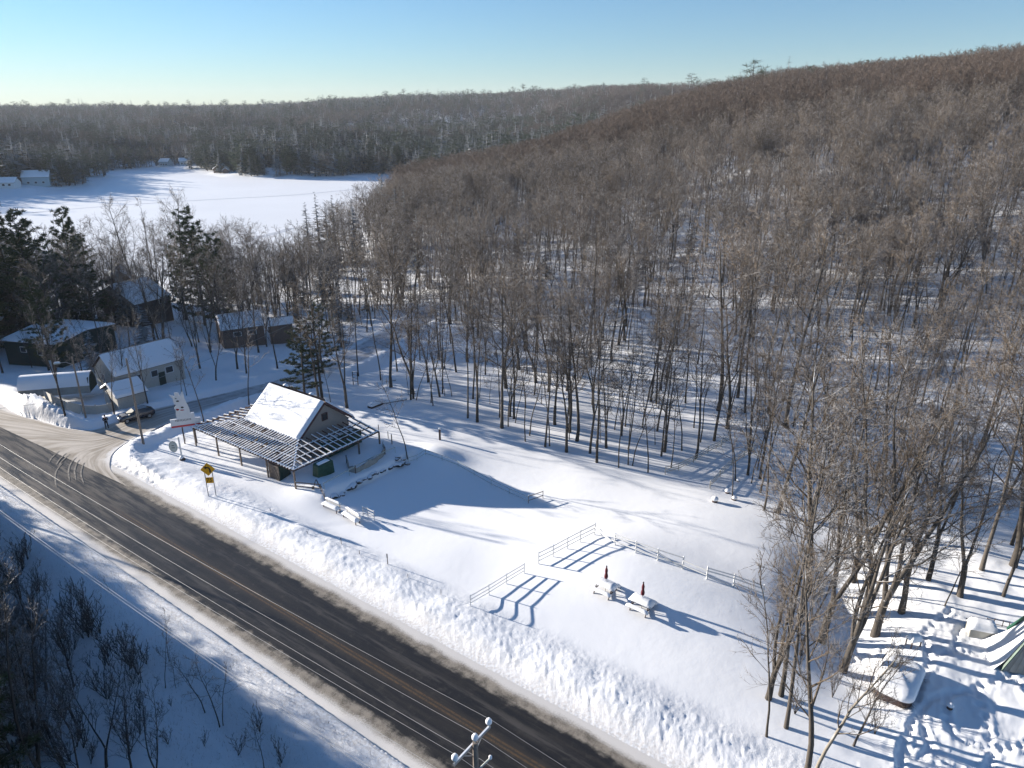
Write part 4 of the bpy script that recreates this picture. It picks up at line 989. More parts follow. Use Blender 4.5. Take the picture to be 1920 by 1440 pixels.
# snow-filled sheeting enclosure on the terrace
pts = [(650,868),(655,885),(667,888),(700,872),(722,852),(718,838)]
wc = [T(*q) for q in pts]
sh = thing('windbreak_sheet', 'sagging pale canvas sheet round a snow-filled enclosure on the terrace', 'windbreak', tuple(wc[0])); mbq = MB(); V = []; n = 36
for i in range(n+1):
    t = i/n*(len(wc)-1); k = min(int(t), len(wc)-2); q = wc[k]*(1-(t-k))+wc[k+1]*(t-k)
    for j, hh in enumerate((-.1, .35, .72)): V.append((q[0]-wc[0][0]+.06*math.sin(i*1.7+j), q[1]-wc[0][1], q[2]-wc[0][2]+hh*(1+.18*math.sin(i*.7))))
V2 = [(a+.05, b+.05, c) for a, b, c in V]; N3 = len(V)
F_ = [(i*3+j, (i+1)*3+j, (i+1)*3+j+1, i*3+j+1) for i in range(n) for j in range(2)]; F_ += [tuple(a+N3 for a in f[::-1]) for f in F_]+[(i*3+2, (i+1)*3+2, (i+1)*3+2+N3, i*3+2+N3) for i in range(n)]
mbq.add(V+V2, F_).obj('sheet', M['canvas'], sh, smooth=True)
for q in wc[::2]: MB().box((q[0]-wc[0][0], q[1]-wc[0][1], q[2]-wc[0][2]+.4), (.08, .08, 1.2)).obj('post', M['wooddark'], sh)
# boulders of the terrace wall
def boulder_mesh(seed):
    bm = bmesh.new(); bmesh.ops.create_icosphere(bm, subdivisions=2, radius=1); r_ = random.Random(seed)
    o = [r_.uniform(-5, 5) for _ in range(2)]
    for v in bm.verts: v.co *= 1+.35*float(fbm(v.co.x*1.3+o[0]+v.co.z, v.co.y*1.3+o[1]-v.co.z, 2)); v.co.z *= .7
    me = bpy.data.meshes.new('boulder'); bm.to_mesh(me); bm.free(); me.materials.append(M['rock']); return me
BMS = [boulder_mesh(i) for i in range(5)]
rb = random.Random(8)
BL = [(x, y) for x, y in [(622,931),(627,930),(633,929),(638,926),(643,923),(652,917),(662,912),(675,904),(680,901),(686,898),(692,894),(698,891),(704,889),(708,887),(716,884),(723,881),(730,877),(737,873),(743,869),(748,872),(753,866),(748,858),(757,860),(762,868),(742,862)]]
for i, (x, y) in enumerate(BL):
    p = T(x, y); o = link(bpy.data.objects.new('boulder', BMS[i % 5])); s = rb.uniform(.20, .44); o.location = (p[0]+rb.uniform(-.15, .15), p[1]+rb.uniform(-.1, .1), p[2]+rb.uniform(-.05, .12)); o.scale = (s*1.35, s, s*.95); o.rotation_euler = (0, rb.uniform(-.2, .2), rb.uniform(0, 6))
    tag(o, 'dark boulder showing through the snow of the low terrace wall', 'boulder', 'boulders of the terrace wall')
mb = MB()
for A_ in [[(60,399),(99,395),(239,384),(400,374),(560,365),(690,352)], [(440,458),(480,446),(520,436),(545,428)]]:
    Q = seg_pts(np.array([flat(*q, LAKEZ)[:2] for q in A_]), 8); D = np.gradient(Q, axis=0); D /= np.hypot(*D.T)[:, None]; n = len(Q); V = []
    for i in range(n): nn_ = np.array([-D[i, 1], D[i, 0]])*(.9 if len(A_) > 5 else 1.6); V += [(*(Q[i]+nn_), LAKEZ+.06), (*(Q[i]-nn_), LAKEZ+.06)]
    mb.add(V, [(2*i, 2*i+1, 2*i+3, 2*i+2) for i in range(n-1)])
tag(mb.obj('lake_tracks', mat('track_snow', (.62, .65, .70), .8, noise=.15, scale=.3)), 'faint sled tracks across the frozen lake', kind='structure')
# pale tyre arcs left by turning cars
M['track'] = mat('salt_track', (.27, .25, .22), .85, col2=(.12, .11, .10), scale=2.)
mb = MB()
for A_ in [[(160,868),(156,872),(152,885),(153,896),(158,908)], [(150,862),(144,870),(140,883),(141,893),(143,902)], [(144,858),(134,868),(129,880),(129,892),(131,903)], [(132,852),(122,860),(114,868),(112,874)], [(125,850),(112,862),(106,872)], [(118,868),(108,880),(104,890),(104,903),(106,915)], [(112,846),(98,858),(92,868)]]:
    Q = seg_pts(np.array([flat(*q)[:2] for q in A_]), 6); V = []; n = len(Q)
    D = np.gradient(Q, axis=0); D /= np.hypot(*D.T)[:, None]
    for i in range(n): nn_ = np.array([-D[i, 1], D[i, 0]]); w_ = .075*(1-abs(i/(n-1)*2-1)**4)+.01; V += [(*(Q[i]+nn_*w_), .055), (*(Q[i]-nn_*w_), .055)]
    mb.add(V, [(2*i, 2*i+1, 2*i+3, 2*i+2) for i in range(n-1)])
tag(mb.obj('tyre_tracks', M['track']), 'pale salt arcs of turning tyres on the dark road', kind='structure')
# ---------------------------------------------------------------- fences
def fence(pix, label, hgt, rails, m='white', pr=.07, rail=.06, group=None, snow=True, name='rail_fence', skip=(), rails_down=()):
    P = [T(*q) for q in pix]; o0 = P[0]; f = thing(name, label, 'fence', tuple(o0), 0, group)
    for q in P:
        po = MB().box((q[0]-o0[0], q[1]-o0[1], q[2]-o0[2]+hgt/2-.15), (pr*1.3, pr*1.3, hgt+.3)).obj('post', M[m], f)
        if snow: MB().lathe([(pr*.8, 0), (pr*.7, .05), (.01, .09)], (q[0]-o0[0], q[1]-o0[1], q[2]-o0[2]+hgt), 8).obj('snow_cap', M['snow'], po)
    for r_ in rails:
        for k in range(len(P)-1):
            if (k, r_) in skip: continue
            a, b = Vector(P[k]-o0), Vector(P[k+1]-o0); d = (b-a); d.z = 0; d.normalize(); off = Vector((-d.y, d.x, 0))*(pr*.85)
            a = a+Vector((0, 0, hgt*r_))-off; b = b+Vector((0, 0, hgt*r_))-off
            if (k, r_) in rails_down: b = b-Vector((0, 0, hgt*r_*.9))
            MB().beam(a, b, rail*.6, rail*1.7).obj('rail', M[m], f)
    return f
fence([(882,1137),(917,1116),(950,1095),(983,1075)], 'short white three-rail fence at the near left of the picnic lot', 1.05, (.3, .62, .95), pr=.05, rail=.045)
fence([(1010,1057),(1037,1043),(1064,1028),(1088,1015),(1115,1001)], 'white three-rail fence climbing to the corner post behind the picnic tables', 1.25, (.3, .62, .95), pr=.06, rail=.055)
fence([(1115,1001),(1153,1020),(1192,1035),(1233,1050),(1280,1066),(1325,1086),(1375,1101),(1430,1121)], 'long white rail fence with slipped rails along the back of the picnic lot', 1.2, (.35, .72, .96), pr=.08, rail=.07, skip=((4, .96),), rails_down=((3, .72), (5, .35)))
fence([(766,868),(782,863),(798,853),(829,864),(859,875),(889,891),(921,909),(955,925),(991,943)], 'low thin wire and rail fence running down the middle of the lot', .75, (.35, .95), m='greygreen', pr=.04, rail=.035)
fence([(991,943),(1018,934)], 'short sunlit rail section at the end of the low middle fence', .9, (.4, .95), m='wood', pr=.05, rail=.045)
fence([(608,917),(655,892),(700,868),(741,849)], 'snow-topped handrail along the upper terrace edge', .8, (.95,), m='greygreen', pr=.05, rail=.06, name='handrail')
fence([(556,917),(602,921),(609,937)], 'snowy rail joining the pergola corner to the first bench', .9, (.45, .95), m='wood', pr=.05, rail=.06)
fence([(681,966),(690,968),(702,974)], 'white gate panel with two rails after the second bench', 1.1, (.35, .65, .95), pr=.05, rail=.06, name='gate_panel')
fence([(1247,888),(1272,881),(1300,867),(1327,850),(1352,838),(1368,826)], 'left handrail of the snowy ramp into the woods', 1.0, (.35, .62, .92), m='beige', pr=.06, rail=.05, name='handrail')
fence([(1331,915),(1350,893),(1372,872),(1395,858),(1413,846)], 'right handrail of the snowy ramp into the woods', 1.0, (.35, .62, .92), m='beige', pr=.06, rail=.05, name='handrail')
f = thing('board_fence', 'beige board fence around the garden of the white house', 'fence', tuple(T(78,742))); o0 = T(78,742); PP = [T(*q) for q in [(78,742),(100,757),(125,768),(155,776),(182,777),(205,773),(228,766)]]
for k in range(len(PP)-1):
    a, b = Vector(PP[k]-o0), Vector(PP[k+1]-o0); MB().beam(a+Vector((0, 0, .55)), b+Vector((0, 0, .55)), .05, 1.3).obj('panel', M['beige'], f); MB().box((a.x, a.y, a.z+.6), (.12, .12, 1.5)).obj('post', M['beige'], f)
# garden stakes
for i, (x, y, h, k) in enumerate([(710,808,1.0,.05),(735,833,1.4,.07),(728,822,1.1,.05),(640,1020,.8,.03),(674,1039,.5,.03),(727,1059,1.0,.04),(827,1115,.7,.02),(765,1084,.5,.03),(348,826,.9,.02),(507,958,.4,.03),(576,1000,.4,.03)]):
    p = T(x, y); lab = ['thin grey stake beyond the right end of the pergola','thick grey stake right of the pergola, tallest of three','grey stake beside the tallest stake','marker stake nearest the boulder wall on the roadside snow','short snowy marker stake between two taller ones','dark plate-topped marker stake above the plough bank','thin wire stake left of the white three-rail fence','small stake end buried in the roadside snow','thin stake by the round sign','tiny snowy stake below the yellow sign shadow','tiny snowy stub near the first bench'][i]
    o = thing('stake', lab, 'stake', (p[0], p[1], p[2]-.1)); MB().box((0, 0, h/2), (k*1.6, k*1.6, h)).obj('shaft', M['wood'], o)
    if i == 5: MB().box((0, -.03, h), (.10, .03, .45)).obj('plate', M['rock'], o)
    else: MB().lathe([(k, h), (k*.9, h+.05), (.005, h+.1)], (0, 0, 0), 8).obj('snow_cap', M['snow'], o)
p = T(825, 826); o = thing('bollard', 'dark upright post alone on the snow beside the mound behind the lot', 'bollard', (p[0], p[1], p[2]-.2)); MB().box((0, 0, .8), (.24, .24, 1.8)).obj('shaft', M['wooddark'], o, bev=.02); snowcap((.24, .24), 'snow_cap', o, 2, 1.7, .12, .02, edge=.1)
# ---------------------------------------------------------------- benches, tables
def bench(pa, pb, label):
    a, b = T(*pa), T(*pb); c = (a+b)/2; L = np.hypot(*(b-a)[:2]); o = thing('bench', label, 'bench', (c[0], c[1], c[2]-.08), math.atan2(b[1]-a[1], b[0]-a[0]))
    mb = MB()
    for y in (-.22, -.06, .1): mb.box((0, y, .48), (L, .13, .04))
    mb.obj('seat', M['wooddark'], o)
    mb = MB()
    for z in (.66, .84): mb.box((0, .27+.06*(z-.5), z), (L, .04, .14))
    mb.obj('backrest', M['white'], o)
    for x in (-L/2+.15, L/2-.15):
        m2 = MB(); m2.beam((x, -.22, 0), (x, -.2, .46), .07, .07); m2.beam((x, .22, 0), (x, .32, .95), .07, .07); m2.beam((x, -.22, .44), (x, .26, .44), .07, .06); m2.obj('leg', M['wooddark'], o)
    snowcap((L, .46), 'seat_snow', o, 5, .50, .24, .06, loc=(0, -.06), edge=.22); snowcap((L, .16), 'back_snow', o, 6, .93, .16, .04, loc=(0, .30), edge=.09)
bench((608,946), (636,961), 'snow-laden white-backed bench, left of two by the road')
bench((646,965), (672,982), 'snow-laden white-backed bench, right of two by the road')
def picnic(px, py, label, seed):
    p = T(px, py); rz = R(-38); o = thing('picnic_table', label, 'picnic table', (p[0], p[1], p[2]-.05), rz)
    mb = MB()
    for k in range(5): mb.box((0, -.33+k*.165, .74), (1.95, .15, .04))
    mb.obj('tabletop', M['wooddark'], o)
    for y in (-.78, .78): MB().box((0, y, .44), (1.95, .28, .045)).obj('seat', M['wooddark'], o)
    for x in (-.7, .7):
        m2 = MB(); m2.beam((x, -.25, .72), (x, -.72, -.1), .045, .1); m2.beam((x, .25, .72), (x, .72, -.1), .045, .1); m2.beam((x+.045, -.85, .39), (x+.045, .85, .39), .04, .1); m2.obj('leg', M['wooddark'], o)
    snowcap((1.95, .82), 'tabletop_snow', o, seed, .76, .36, .05, edge=.3)
    for y in (-.78, .78): snowcap((1.95, .28), 'seat_snow', o, seed+3, .465, .20, .03, loc=(0, y), edge=.15)
    u = thing('parasol', 'closed wine-red parasol standing in the '+('left' if seed == 1 else 'right')+' picnic table', 'parasol', (p[0], p[1], p[2]), rz)
    MB().tube([(0, 0, -.1), (0, 0, 2.45)], .025, 8).obj('pole', M['metal'], u)
    prof = [(.03, 1.25), (.10, 1.32), (.135, 1.48), (.11, 1.68), (.08, 1.82), (.095, 1.95), (.10, 2.1), (.06, 2.3), (.03, 2.42)]
    mb = MB(); V = []; k = 16
    for r_, z in prof:
        for j in range(k): t = 2*math.pi*j/k; q = r_*(1+.28*math.cos(8*t)); V.append((q*math.cos(t), q*math.sin(t), z))
    mb.add(V, [(i*k+j, i*k+(j+1) % k, (i+1)*k+(j+1) % k, (i+1)*k+j) for i in range(len(prof)-1) for j in range(k)]); mb.obj('canopy', M['redcloth'], u, smooth=True)
    MB().lathe([(.04, 2.40), (.075, 2.46), (.04, 2.54), (.005, 2.56)], (0, 0, 0), 8).obj('finial', M['black'], u)
    MB().tube([(.11, 0, 1.84), (0, .11, 1.84), (-.11, 0, 1.84), (0, -.11, 1.84), (.11, 0, 1.84)], .012, 5).obj('strap', M['black'], u)
picnic(1135, 1108, 'snow-covered dark picnic table with a closed parasol, left of two', 1); picnic(1203, 1139, 'snow-covered dark picnic table with a closed parasol, right of two', 2)
# ---------------------------------------------------------------- signs
def plate(poly, t, m, parent, name, mtx=None, y=0.):
    mb = MB(); mb.prism(poly, t); 
    for a in mb.v: a[:, 1] += y
    return mb.obj(name, m if not isinstance(m, str) else M[m], parent)
p = T(398, 931); ang = math.atan2(-p[1], -p[0])+R(90)-R(18)
ys = thing('curve_warning_sign', 'yellow diamond road sign with a left curve arrow over a 75 plate', 'road sign', (p[0], p[1], p[2]-.2), ang)
for x in (-.38, .38): MB().box((x, .06, 1.85), (.07, .07, 3.7)).obj('post', M['metal'], ys)
dg = .75; dpl = plate([(-dg, 3.35), (0, 3.35-dg), (dg, 3.35), (0, 3.35+dg)], .03, 'yellow', ys, 'diamond_plate')
ar = []
c0 = [(.20, -.42), (.20, -.05), (.14, .14), (0, .20), (-.12, .20)]; 
mbA = MB()
for i in range(len(c0)-1):
    a, b = c0[i], c0[i+1]; mbA.beam((a[0], -.024-.0005*i, 3.35+a[1]), (b[0], -.024-.0005*i, 3.35+b[1]), .014, .14) if False else None
pl_out = [(.28, -.40), (.28, -.02), (.24, .14), (.14, .24), (.02, .28), (-.14, .28), (-.14, .39), (-.38, .21), (-.14, .03), (-.14, .14), (0, .14), (.08, .10), (.13, 0), (.14, -.40)]
plate([(a, 3.35+b) for a, b in pl_out], .012, 'black', dpl, 'arrow', y=-.022)
pb_ = plate([(-.36, 1.75), (.36, 1.75), (.36, 2.42), (-.36, 2.42)], .03, 'yellow', ys, 'speed_plate')
fc = bpy.data.curves.new('figure_outline', 'FONT'); fc.body = '75'; fc.size = .62; fc.align_x = 'CENTER'; fc.align_y = 'CENTER'; fc.extrude = .004; ft = bpy.data.objects.new('t', fc); me_ = bpy.data.meshes.new_from_object(ft); bpy.data.objects.remove(ft); me_.materials.clear(); me_.materials.append(M['black']); fo = link(bpy.data.objects.new('figures', me_), pb_); fo.location = (0, -.024, 2.085); fo.rotation_euler = (R(90), 0, 0)
# round hanging sign
p = T(342, 862); rsg = thing('round_hanging_sign', 'grey-green round sign hanging from a white post with a snowy foot', 'sign', (p[0], p[1], p[2]-.1), math.atan2(-p[1], -p[0])+R(90)-R(25))
MB().box((0, 0, 1.5), (.14, .14, 3.1)).obj('post', M['white'], rsg); MB().beam((-1.25, 0, 2.85), (.05, 0, 2.85), .06, .07).obj('arm', M['white'], rsg)
k = 28; disc = [(-.78+.5*math.cos(2*math.pi*i/k), 1.85+.72*math.sin(2*math.pi*i/k)) for i in range(k)]; dc = plate(disc, .06, 'greygreen', rsg, 'disc')
k = 28; ring = [(-.78+.36*math.cos(2*math.pi*i/k), 1.85+.52*math.sin(2*math.pi*i/k)) for i in range(k)]; plate(ring, .03, mat('sign_face', (.50, .54, .50), .6), dc, 'sign_face', y=-.03)
mbm = MB(); 
for a, b, c in ((-.78, 2.0, .30), (-.78, 1.72, .36)): mbm.box((a, -.05, b), (c, .01, .07))
mbm.obj('mark', M['darkgreen'], dc)
for x in (-1.1, -.45): MB().tube([(x, 0, 2.82), (x*.9-.08, 0, 2.45)], .012, 5).obj('chain', M['metal'], rsg)
MB().lathe([(.38, 0), (.3, .3), (.12, .5), (.02, .52)], (0, 0, 0), 10).obj('base', M['wooddark'], rsg); MB().lathe([(.32, .3), (.2, .52), (.08, .62)], (-.05, .03, 0), 10).obj('snow_cap', M['snow'], rsg, smooth=True)
# white animal-shaped billboard
p = T(352, 829); q = T(369, 836); bb = thing('animal_billboard', 'white cut-out animal billboard with stepped lettered board and red stripe on two posts', 'billboard', (p[0]+.3, p[1]-.3, p[2]-.1), math.atan2(-p[1], -p[0])+R(90)+R(-14))
M['sign_white'] = mat('sign_white', (.66, .67, .68), .55, noise=.06, scale=3)
for x in (-.5, .9): MB().box((x, .08, 1.6), (.12, .12, 3.4)).obj('post', M['wooddark'], bb)
bd = plate([(-1.7, 2.35), (1.75, 2.55), (1.75, 3.45), (1.15, 3.50), (1.15, 4.15), (.55, 4.12), (-.9, 4.0), (-.9, 3.45), (-1.7, 3.4)], .08, 'sign_white', bb, 'board')
plate([(-1.66, 2.38), (1.68, 2.58), (1.68, 2.80), (-1.66, 2.60)], .02, 'red', bd, 'stripe', y=-.05)
an = plate([(-.95, 4.0), (-.85, 4.6), (-.98, 5.0), (-.80, 5.2), (-.92, 5.7), (-.95, 6.2), (-1.35, 6.75), (-.95, 6.65), (-.75, 6.45), (-.68, 6.95), (-.2, 6.95), (-.08, 6.5), (.12, 6.9), (.28, 7.15), (.34, 6.6), (.35, 6.0), (.55, 5.4), (.68, 4.8), (.72, 4.1)], .08, 'sign_white', bb, 'animal_cutout')
mk = MB()
for a, b, c, d in ((-.45, 5.85, .30, .16), (-.05, 5.0, .28, .20), (-.6, 6.2, .16, .1), (-.82, 5.35, .14, .12)): mk.lathe([(.01, -.005), (c*.6, 0), (.01, .005)], (0, 0, 0), 12); a_ = mk.v[-1]; a_[:] = np.stack([a_[:, 0]+a, np.full(len(a_), -.046)-np.abs(a_[:, 2]), a_[:, 1]*d/c+b], 1)
mk.obj('dark_marks', M['rock'], an)
mk = MB()
for a, b, c, d in ((-.62, 4.75, .32, .22), (-.1, 4.65, .4, .12)): mk.lathe([(.01, -.005), (c*.6, 0), (.01, .005)], (0, 0, 0), 12); a_ = mk.v[-1]; a_[:] = np.stack([a_[:, 0]+a, np.full(len(a_), -.046)-np.abs(a_[:, 2]), a_[:, 1]*d/c+b], 1)
mk.obj('red_marks', M['red'], an)
mk = MB(); rl = random.Random(3)
for i in range(11):
    x = -1.05+i*.17; mk.box((x, -.045, 3.30+.06*i*.17), (.05, .01, .26)); mk.box((x+.05, -.045, 3.25+rl.choice((.1, -.08, 0))+.06*i*.17), (.08, .01, .05))
mk.obj('lettering', M['rock'], bd)
sc_ = MB(); sc_.beam((-1.7, 0, 3.45), (-.95, 0, 3.49), .14, .08); sc_.beam((1.2, 0, 3.54), (1.75, 0, 3.5), .14, .08); sc_.beam((.7, 0, 4.18), (1.13, 0, 4.2), .14, .08); sc_.obj('snow_cap', M['snow'], bb)
# ---------------------------------------------------------------- car and person
def car():
    a = T(212, 806); b = T(277, 789); p = (a+b)/2; d = b-a
    p = np.array([-50.2, 87.3, 0]); p[2] = .06
    o = thing('parked_car', 'dark blue hatchback with frosted windows parked on the side road', 'car', tuple(p), R(42)+math.pi)
    # x forward; stations: x, half width low, z of sill, belt z, belt half width
    S = [(2.25, .55, .40, .62, .50), (2.18, .78, .26, .74, .70), (1.9, .86, .22, .84, .78), (1.35, .89, .22, .93, .82), (.95, .90, .22, .97, .84), (.2, .90, .22, .98, .85), (-.8, .90, .22, 1.0, .85), (-1.5, .89, .24, 1.02, .83), (-1.95, .86, .28, 1.02, .79), (-2.15, .78, .36, .98, .70), (-2.2, .60, .46, .85, .56)]
    V = []; k = 8
    for x, w1, z0, z1, w2 in S: V += [(x, -w1*.9, z0), (x, -w1, z0+.15), (x, -w1*1.0, (z0+z1)/2+.05), (x, -w2, z1), (x, w2, z1), (x, w1*1.0, (z0+z1)/2+.05), (x, w1, z0+.15), (x, w1*.9, z0)]
    n = len(S); F_ = [(i*k+j, (i+1)*k+j, (i+1)*k+(j+1) % k, i*k+(j+1) % k) for i in range(n-1) for j in range(k)]+[tuple(range(k)), tuple((n-1)*k+j for j in range(k))[::-1]]
    MB().add(V, F_).obj('body', M['car'], o, smooth=True, bev=.03)
    def cabin(S, m, name, par, sm=True):
        V = []
        for x, w1, z0, w2, z1 in S: V += [(x, -w1, z0), (x, -w2, z1), (x, w2, z1), (x, w1, z0)]
        n = len(S); F_ = [(i*4+j, (i+1)*4+j, (i+1)*4+(j+1) % 4, i*4+(j+1) % 4) for i in range(n-1) for j in range(4)]+[(0, 1, 2, 3), tuple((n-1)*4+j for j in range(4))[::-1]]
        return MB().add(V, F_).obj(name, m, par, smooth=False, bev=.02)
    cabin([(1.0, .80, .94, .78, .96), (.25, .82, .95, .62, 1.42), (-1.3, .82, .97, .60, 1.42), (-2.0, .76, .98, .70, 1.02)], M['glass'], 'windows', o)
    cabin([(.30, .66, 1.40, .60, 1.435), (-.5, .67, 1.42, .60, 1.475), (-1.35, .65, 1.40, .58, 1.44)], M['car'], 'roof', o)
    MB().add([(1.02, -.70, .975), (1.02, .70, .975), (.30, .58, 1.415), (.30, -.58, 1.415), (1.00, -.70, .955), (1.0, .70, .955), (.28, .58, 1.395), (.28, -.58, 1.395)], [(0, 1, 2, 3), (4, 7, 6, 5), (0, 4, 5, 1), (1, 5, 6, 2), (2, 6, 7, 3), (3, 7, 4, 0)]).obj('windscreen', M['frost'], o)
    pl = MB()
    for sy in (-1, 1):
        for x_, xt in ((.55, .0), (-.45, -.45), (-1.35, -1.2)): pl.beam((x_ if x_ > .5 else x_, sy*.835, .96), (xt, sy*.62, 1.43), .05, .05)
    pl.obj('pillar', M['car'], o)
    for x in (1.38, -1.38):
        for sy in (-1, 1):
            m = MB().lathe([(.31, -.11), (.33, -.08), (.33, .08), (.31, .11)], (0, 0, 0), 20); m.v[0] = m.v[0][:, [0, 2, 1]]+np.array([x, sy*.80, .31]); t_ = m.obj('wheel', M['rubber'], o)
            m = MB().lathe([(.20, -.118), (.21, 0), (.20, .118)], (0, 0, 0), 14); m.v[0] = m.v[0][:, [0, 2, 1]]+np.array([x, sy*.80, .31]); m.obj('rim', M['metal'], t_)
    M['lamp'] = mat('lamp_glass', (.5, .5, .48), .15); M['tail'] = mat('tail_glass', (.25, .01, .01), .2)
    for sy in (-1, 1):
        MB().box((2.12, sy*.58, .70), (.2, .26, .13)).obj('headlight', M['lamp'], o, bev=.03); MB().box((-2.12, sy*.64, .86), (.12, .18, .18)).obj('tail_light', M['tail'], o, bev=.03); MB().box((.72, sy*.95, 1.0), (.1, .16, .12)).obj('mirror', M['car'], o, bev=.02)
    MB().box((2.235, 0, .48), (.04, .7, .14)).obj('grille', M['black'], o); MB().box((-2.21, 0, .68), (.02, .4, .12)).obj('licence_plate', M['white'], o)
    MB().add([(x, y, .985+.05*(1-((x-1.55)/.5)**2)-.06*abs(y)) for x in (1.15, 1.35, 1.6, 1.85) for y in (-.62, -.2, .2, .62)], [(i*4+j, (i+1)*4+j, (i+1)*4+j+1, i*4+j+1)[::-1] for i in range(3) for j in range(3)]).obj('bonnet_frost', mat('frost', (.25, .27, .30), .7, noise=.6, scale=4), o, smooth=True)
car()
def skinned(name, J, E_, m, parent, sub=1):
    me = bpy.data.meshes.new(name); me.from_pydata([j[:3] for j in J], E_, []); me.materials.append(m); o = bpy.data.objects.new(name, me); link(o, parent)
    sk = o.modifiers.new('s', 'SKIN'); sk.use_smooth_shade = True
    for i, j in enumerate(J): me.skin_vertices[0].data[i].radius = (j[3], j[3] if len(j) < 5 else j[4])
    me.skin_vertices[0].data[0].use_root = True
    sb2 = o.modifiers.new('u', 'SUBSURF'); sb2.levels = sub; sb2.render_levels = sub; return o
def person():
    p = T(201, 803); o = thing('person', 'person in black winter jacket and dark trousers standing beside the parked car with hands together', 'person', (p[0], p[1], max(p[2], .04)), math.atan2(-p[1], -p[0])+R(90))
    # facing -y; z up
    J = [(0, 0, .95, .13, .10), (0, 0, 1.18, .13, .10), (0, 0, 1.40, .15, .10), (0, -.01, 1.50, .05), (0, -.02, 1.58, .055), (0, -.03, 1.66, .088, .10), (0, -.03, 1.74, .07, .085),
         (.19, 0, 1.41, .06), (.27, .03, 1.16, .045), (.10, -.22, 1.10, .035), (.02, -.26, 1.12, .03), (-.19, 0, 1.41, .06), (-.27, .03, 1.16, .045), (-.10, -.22, 1.10, .035), (-.02, -.26, 1.12, .03),
         (.10, 0, .88, .095), (.13, -.02, .48, .065), (.15, .02, .08, .045), (.16, -.14, .03, .04), (-.10, 0, .88, .095), (-.13, -.02, .48, .065), (-.15, .02, .08, .045), (-.17, -.14, .03, .04)]
    E_ = [(0, 1), (1, 2), (2, 3), (3, 4), (4, 5), (5, 6), (2, 7), (7, 8), (8, 9), (9, 10), (2, 11), (11, 12), (12, 13), (13, 14), (0, 15), (15, 16), (16, 17), (17, 18), (0, 19), (19, 20), (20, 21), (21, 22)]
    skinned('body', J, E_, M['skin'], o)
    Jk = [(0, 0, .86, .17, .135), (0, 0, 1.18, .165, .13), (0, 0, 1.40, .175, .13), (0, 0, 1.49, .085), (.20, 0, 1.40, .085), (.29, .04, 1.15, .07), (.12, -.20, 1.10, .055), (-.20, 0, 1.40, .085), (-.29, .04, 1.15, .07), (-.12, -.20, 1.10, .055)]
    skinned('jacket', Jk, [(0, 1), (1, 2), (2, 3), (2, 4), (4, 5), (5, 6), (2, 7), (7, 8), (8, 9)], M['cloth'], o)
    Jt = [(0, 0, .93, .15, .12), (.10, 0, .86, .115), (.13, -.02, .48, .085), (.15, .02, .12, .07), (-.10, 0, .86, .115), (-.13, -.02, .48, .085), (-.15, .02, .12, .07)]
    skinned('trousers', Jt, [(0, 1), (1, 2), (2, 3), (0, 4), (4, 5), (5, 6)], M['jean'], o)
    MB().lathe([(.10, 1.67), (.108, 1.72), (.10, 1.80), (.06, 1.85), (.01, 1.865)], (0, -.02, 0), 14).obj('hat', M['cloth'], o, smooth=True)
    MB().box((0, -.30, 1.13), (.16, .06, .05)).obj('controller', M['rock'], o, bev=.01)
    for s in (-1, 1): MB().box((s*.16, -.07, .05), (.11, .30, .12)).obj('boot', M['black'], o, bev=.03)
    fm = MB()
    for s in (-1, 1): fm.box((s*.035, -.125, 1.685), (.02, .01, .012))
    fm.obj('eyes', M['black'], o); MB().box((0, -.135, 1.655), (.022, .03, .035)).obj('nose', M['skin'], o, bev=.006); MB().box((0, -.125, 1.615), (.045, .01, .01)).obj('mouth', M['redcloth'], o)
person()
# ---------------------------------------------------------------- utility poles and wires
def upole(p, h, label, lean=0., r=.15, lamp=None, name='utility_pole'):
    o = thing(name, label, 'utility pole', (p[0], p[1], p[2]-.3)); MB().tube([(0, 0, 0), (lean*.5, 0, h/2), (lean, 0, h+.3)], [r, r*.85, r*.68], 10).obj('shaft', M['pole'], o)
    if lamp:
        a = Vector((lean, 0, h-.8)); b = a+Vector(lamp); MB().tube([a, a.lerp(b, .5)+Vector((0, 0, .25)), b], .035, 6).obj('arm', M['metal'], o)
        l = MB().box((b.x+lamp[0]*.12, b.y+lamp[1]*.12, b.z-.02), (.75, .32, .2), rz=math.atan2(lamp[1], lamp[0])).obj('lamp_head', M['greygreen'], o, bev=.06); snowcap((.7, .3), 'snow_cap', o, 4, b.z+.08, .12, 0, rz=math.atan2(lamp[1], lamp[0]), loc=(b.x+lamp[0]*.12, b.y+lamp[1]*.12), edge=.12)
    return o
pp2 = T(269, 832); upole(pp2, 11.0, 'wooden utility pole at the corner of the side road in front of the car', 0.)
pp3 = T(161, 783); upole(pp3, 8.4, 'wooden pole with a street lamp beside the white garden fence', 0., r=.13, lamp=(-1.6, -.4, .4))
P1 = np.array([-1.65, 24.1]); g1z = hz(*P1)
up = thing('utility_pole', 'near utility pole whose snow-capped insulators rise at the bottom edge over the road', 'utility pole', (P1[0], P1[1], g1z-.5), R(54))
ZT = 12.0-g1z+.5
MB().tube([(0, 0, 0), (0, 0, ZT-.25)], [.17, .125], 12).obj('shaft', M['pole'], up)
MB().box((0, .17, ZT-.55), (2.6, .10, .12)).obj('crossarm', M['metal'], up)
for x in (-1.2, 0.0, 1.22):
    z0 = ZT-.50 if x else ZT-.28
    ins = MB().lathe([(.03, 0), (.03, .12), (.09, .15), (.12, .24), (.06, .30), (.09, .36), (.04, .44)], (x, .17 if x else 0, z0), 14).obj('insulator', M['greygreen'], up)
    MB().lathe([(.10, .16), (.15, .24), (.15, .36), (.09, .46), (.035, .47)], (x+.01, (.17 if x else 0)+.01, z0), 14).obj('snow_cap', M['snow'], ins, smooth=True)
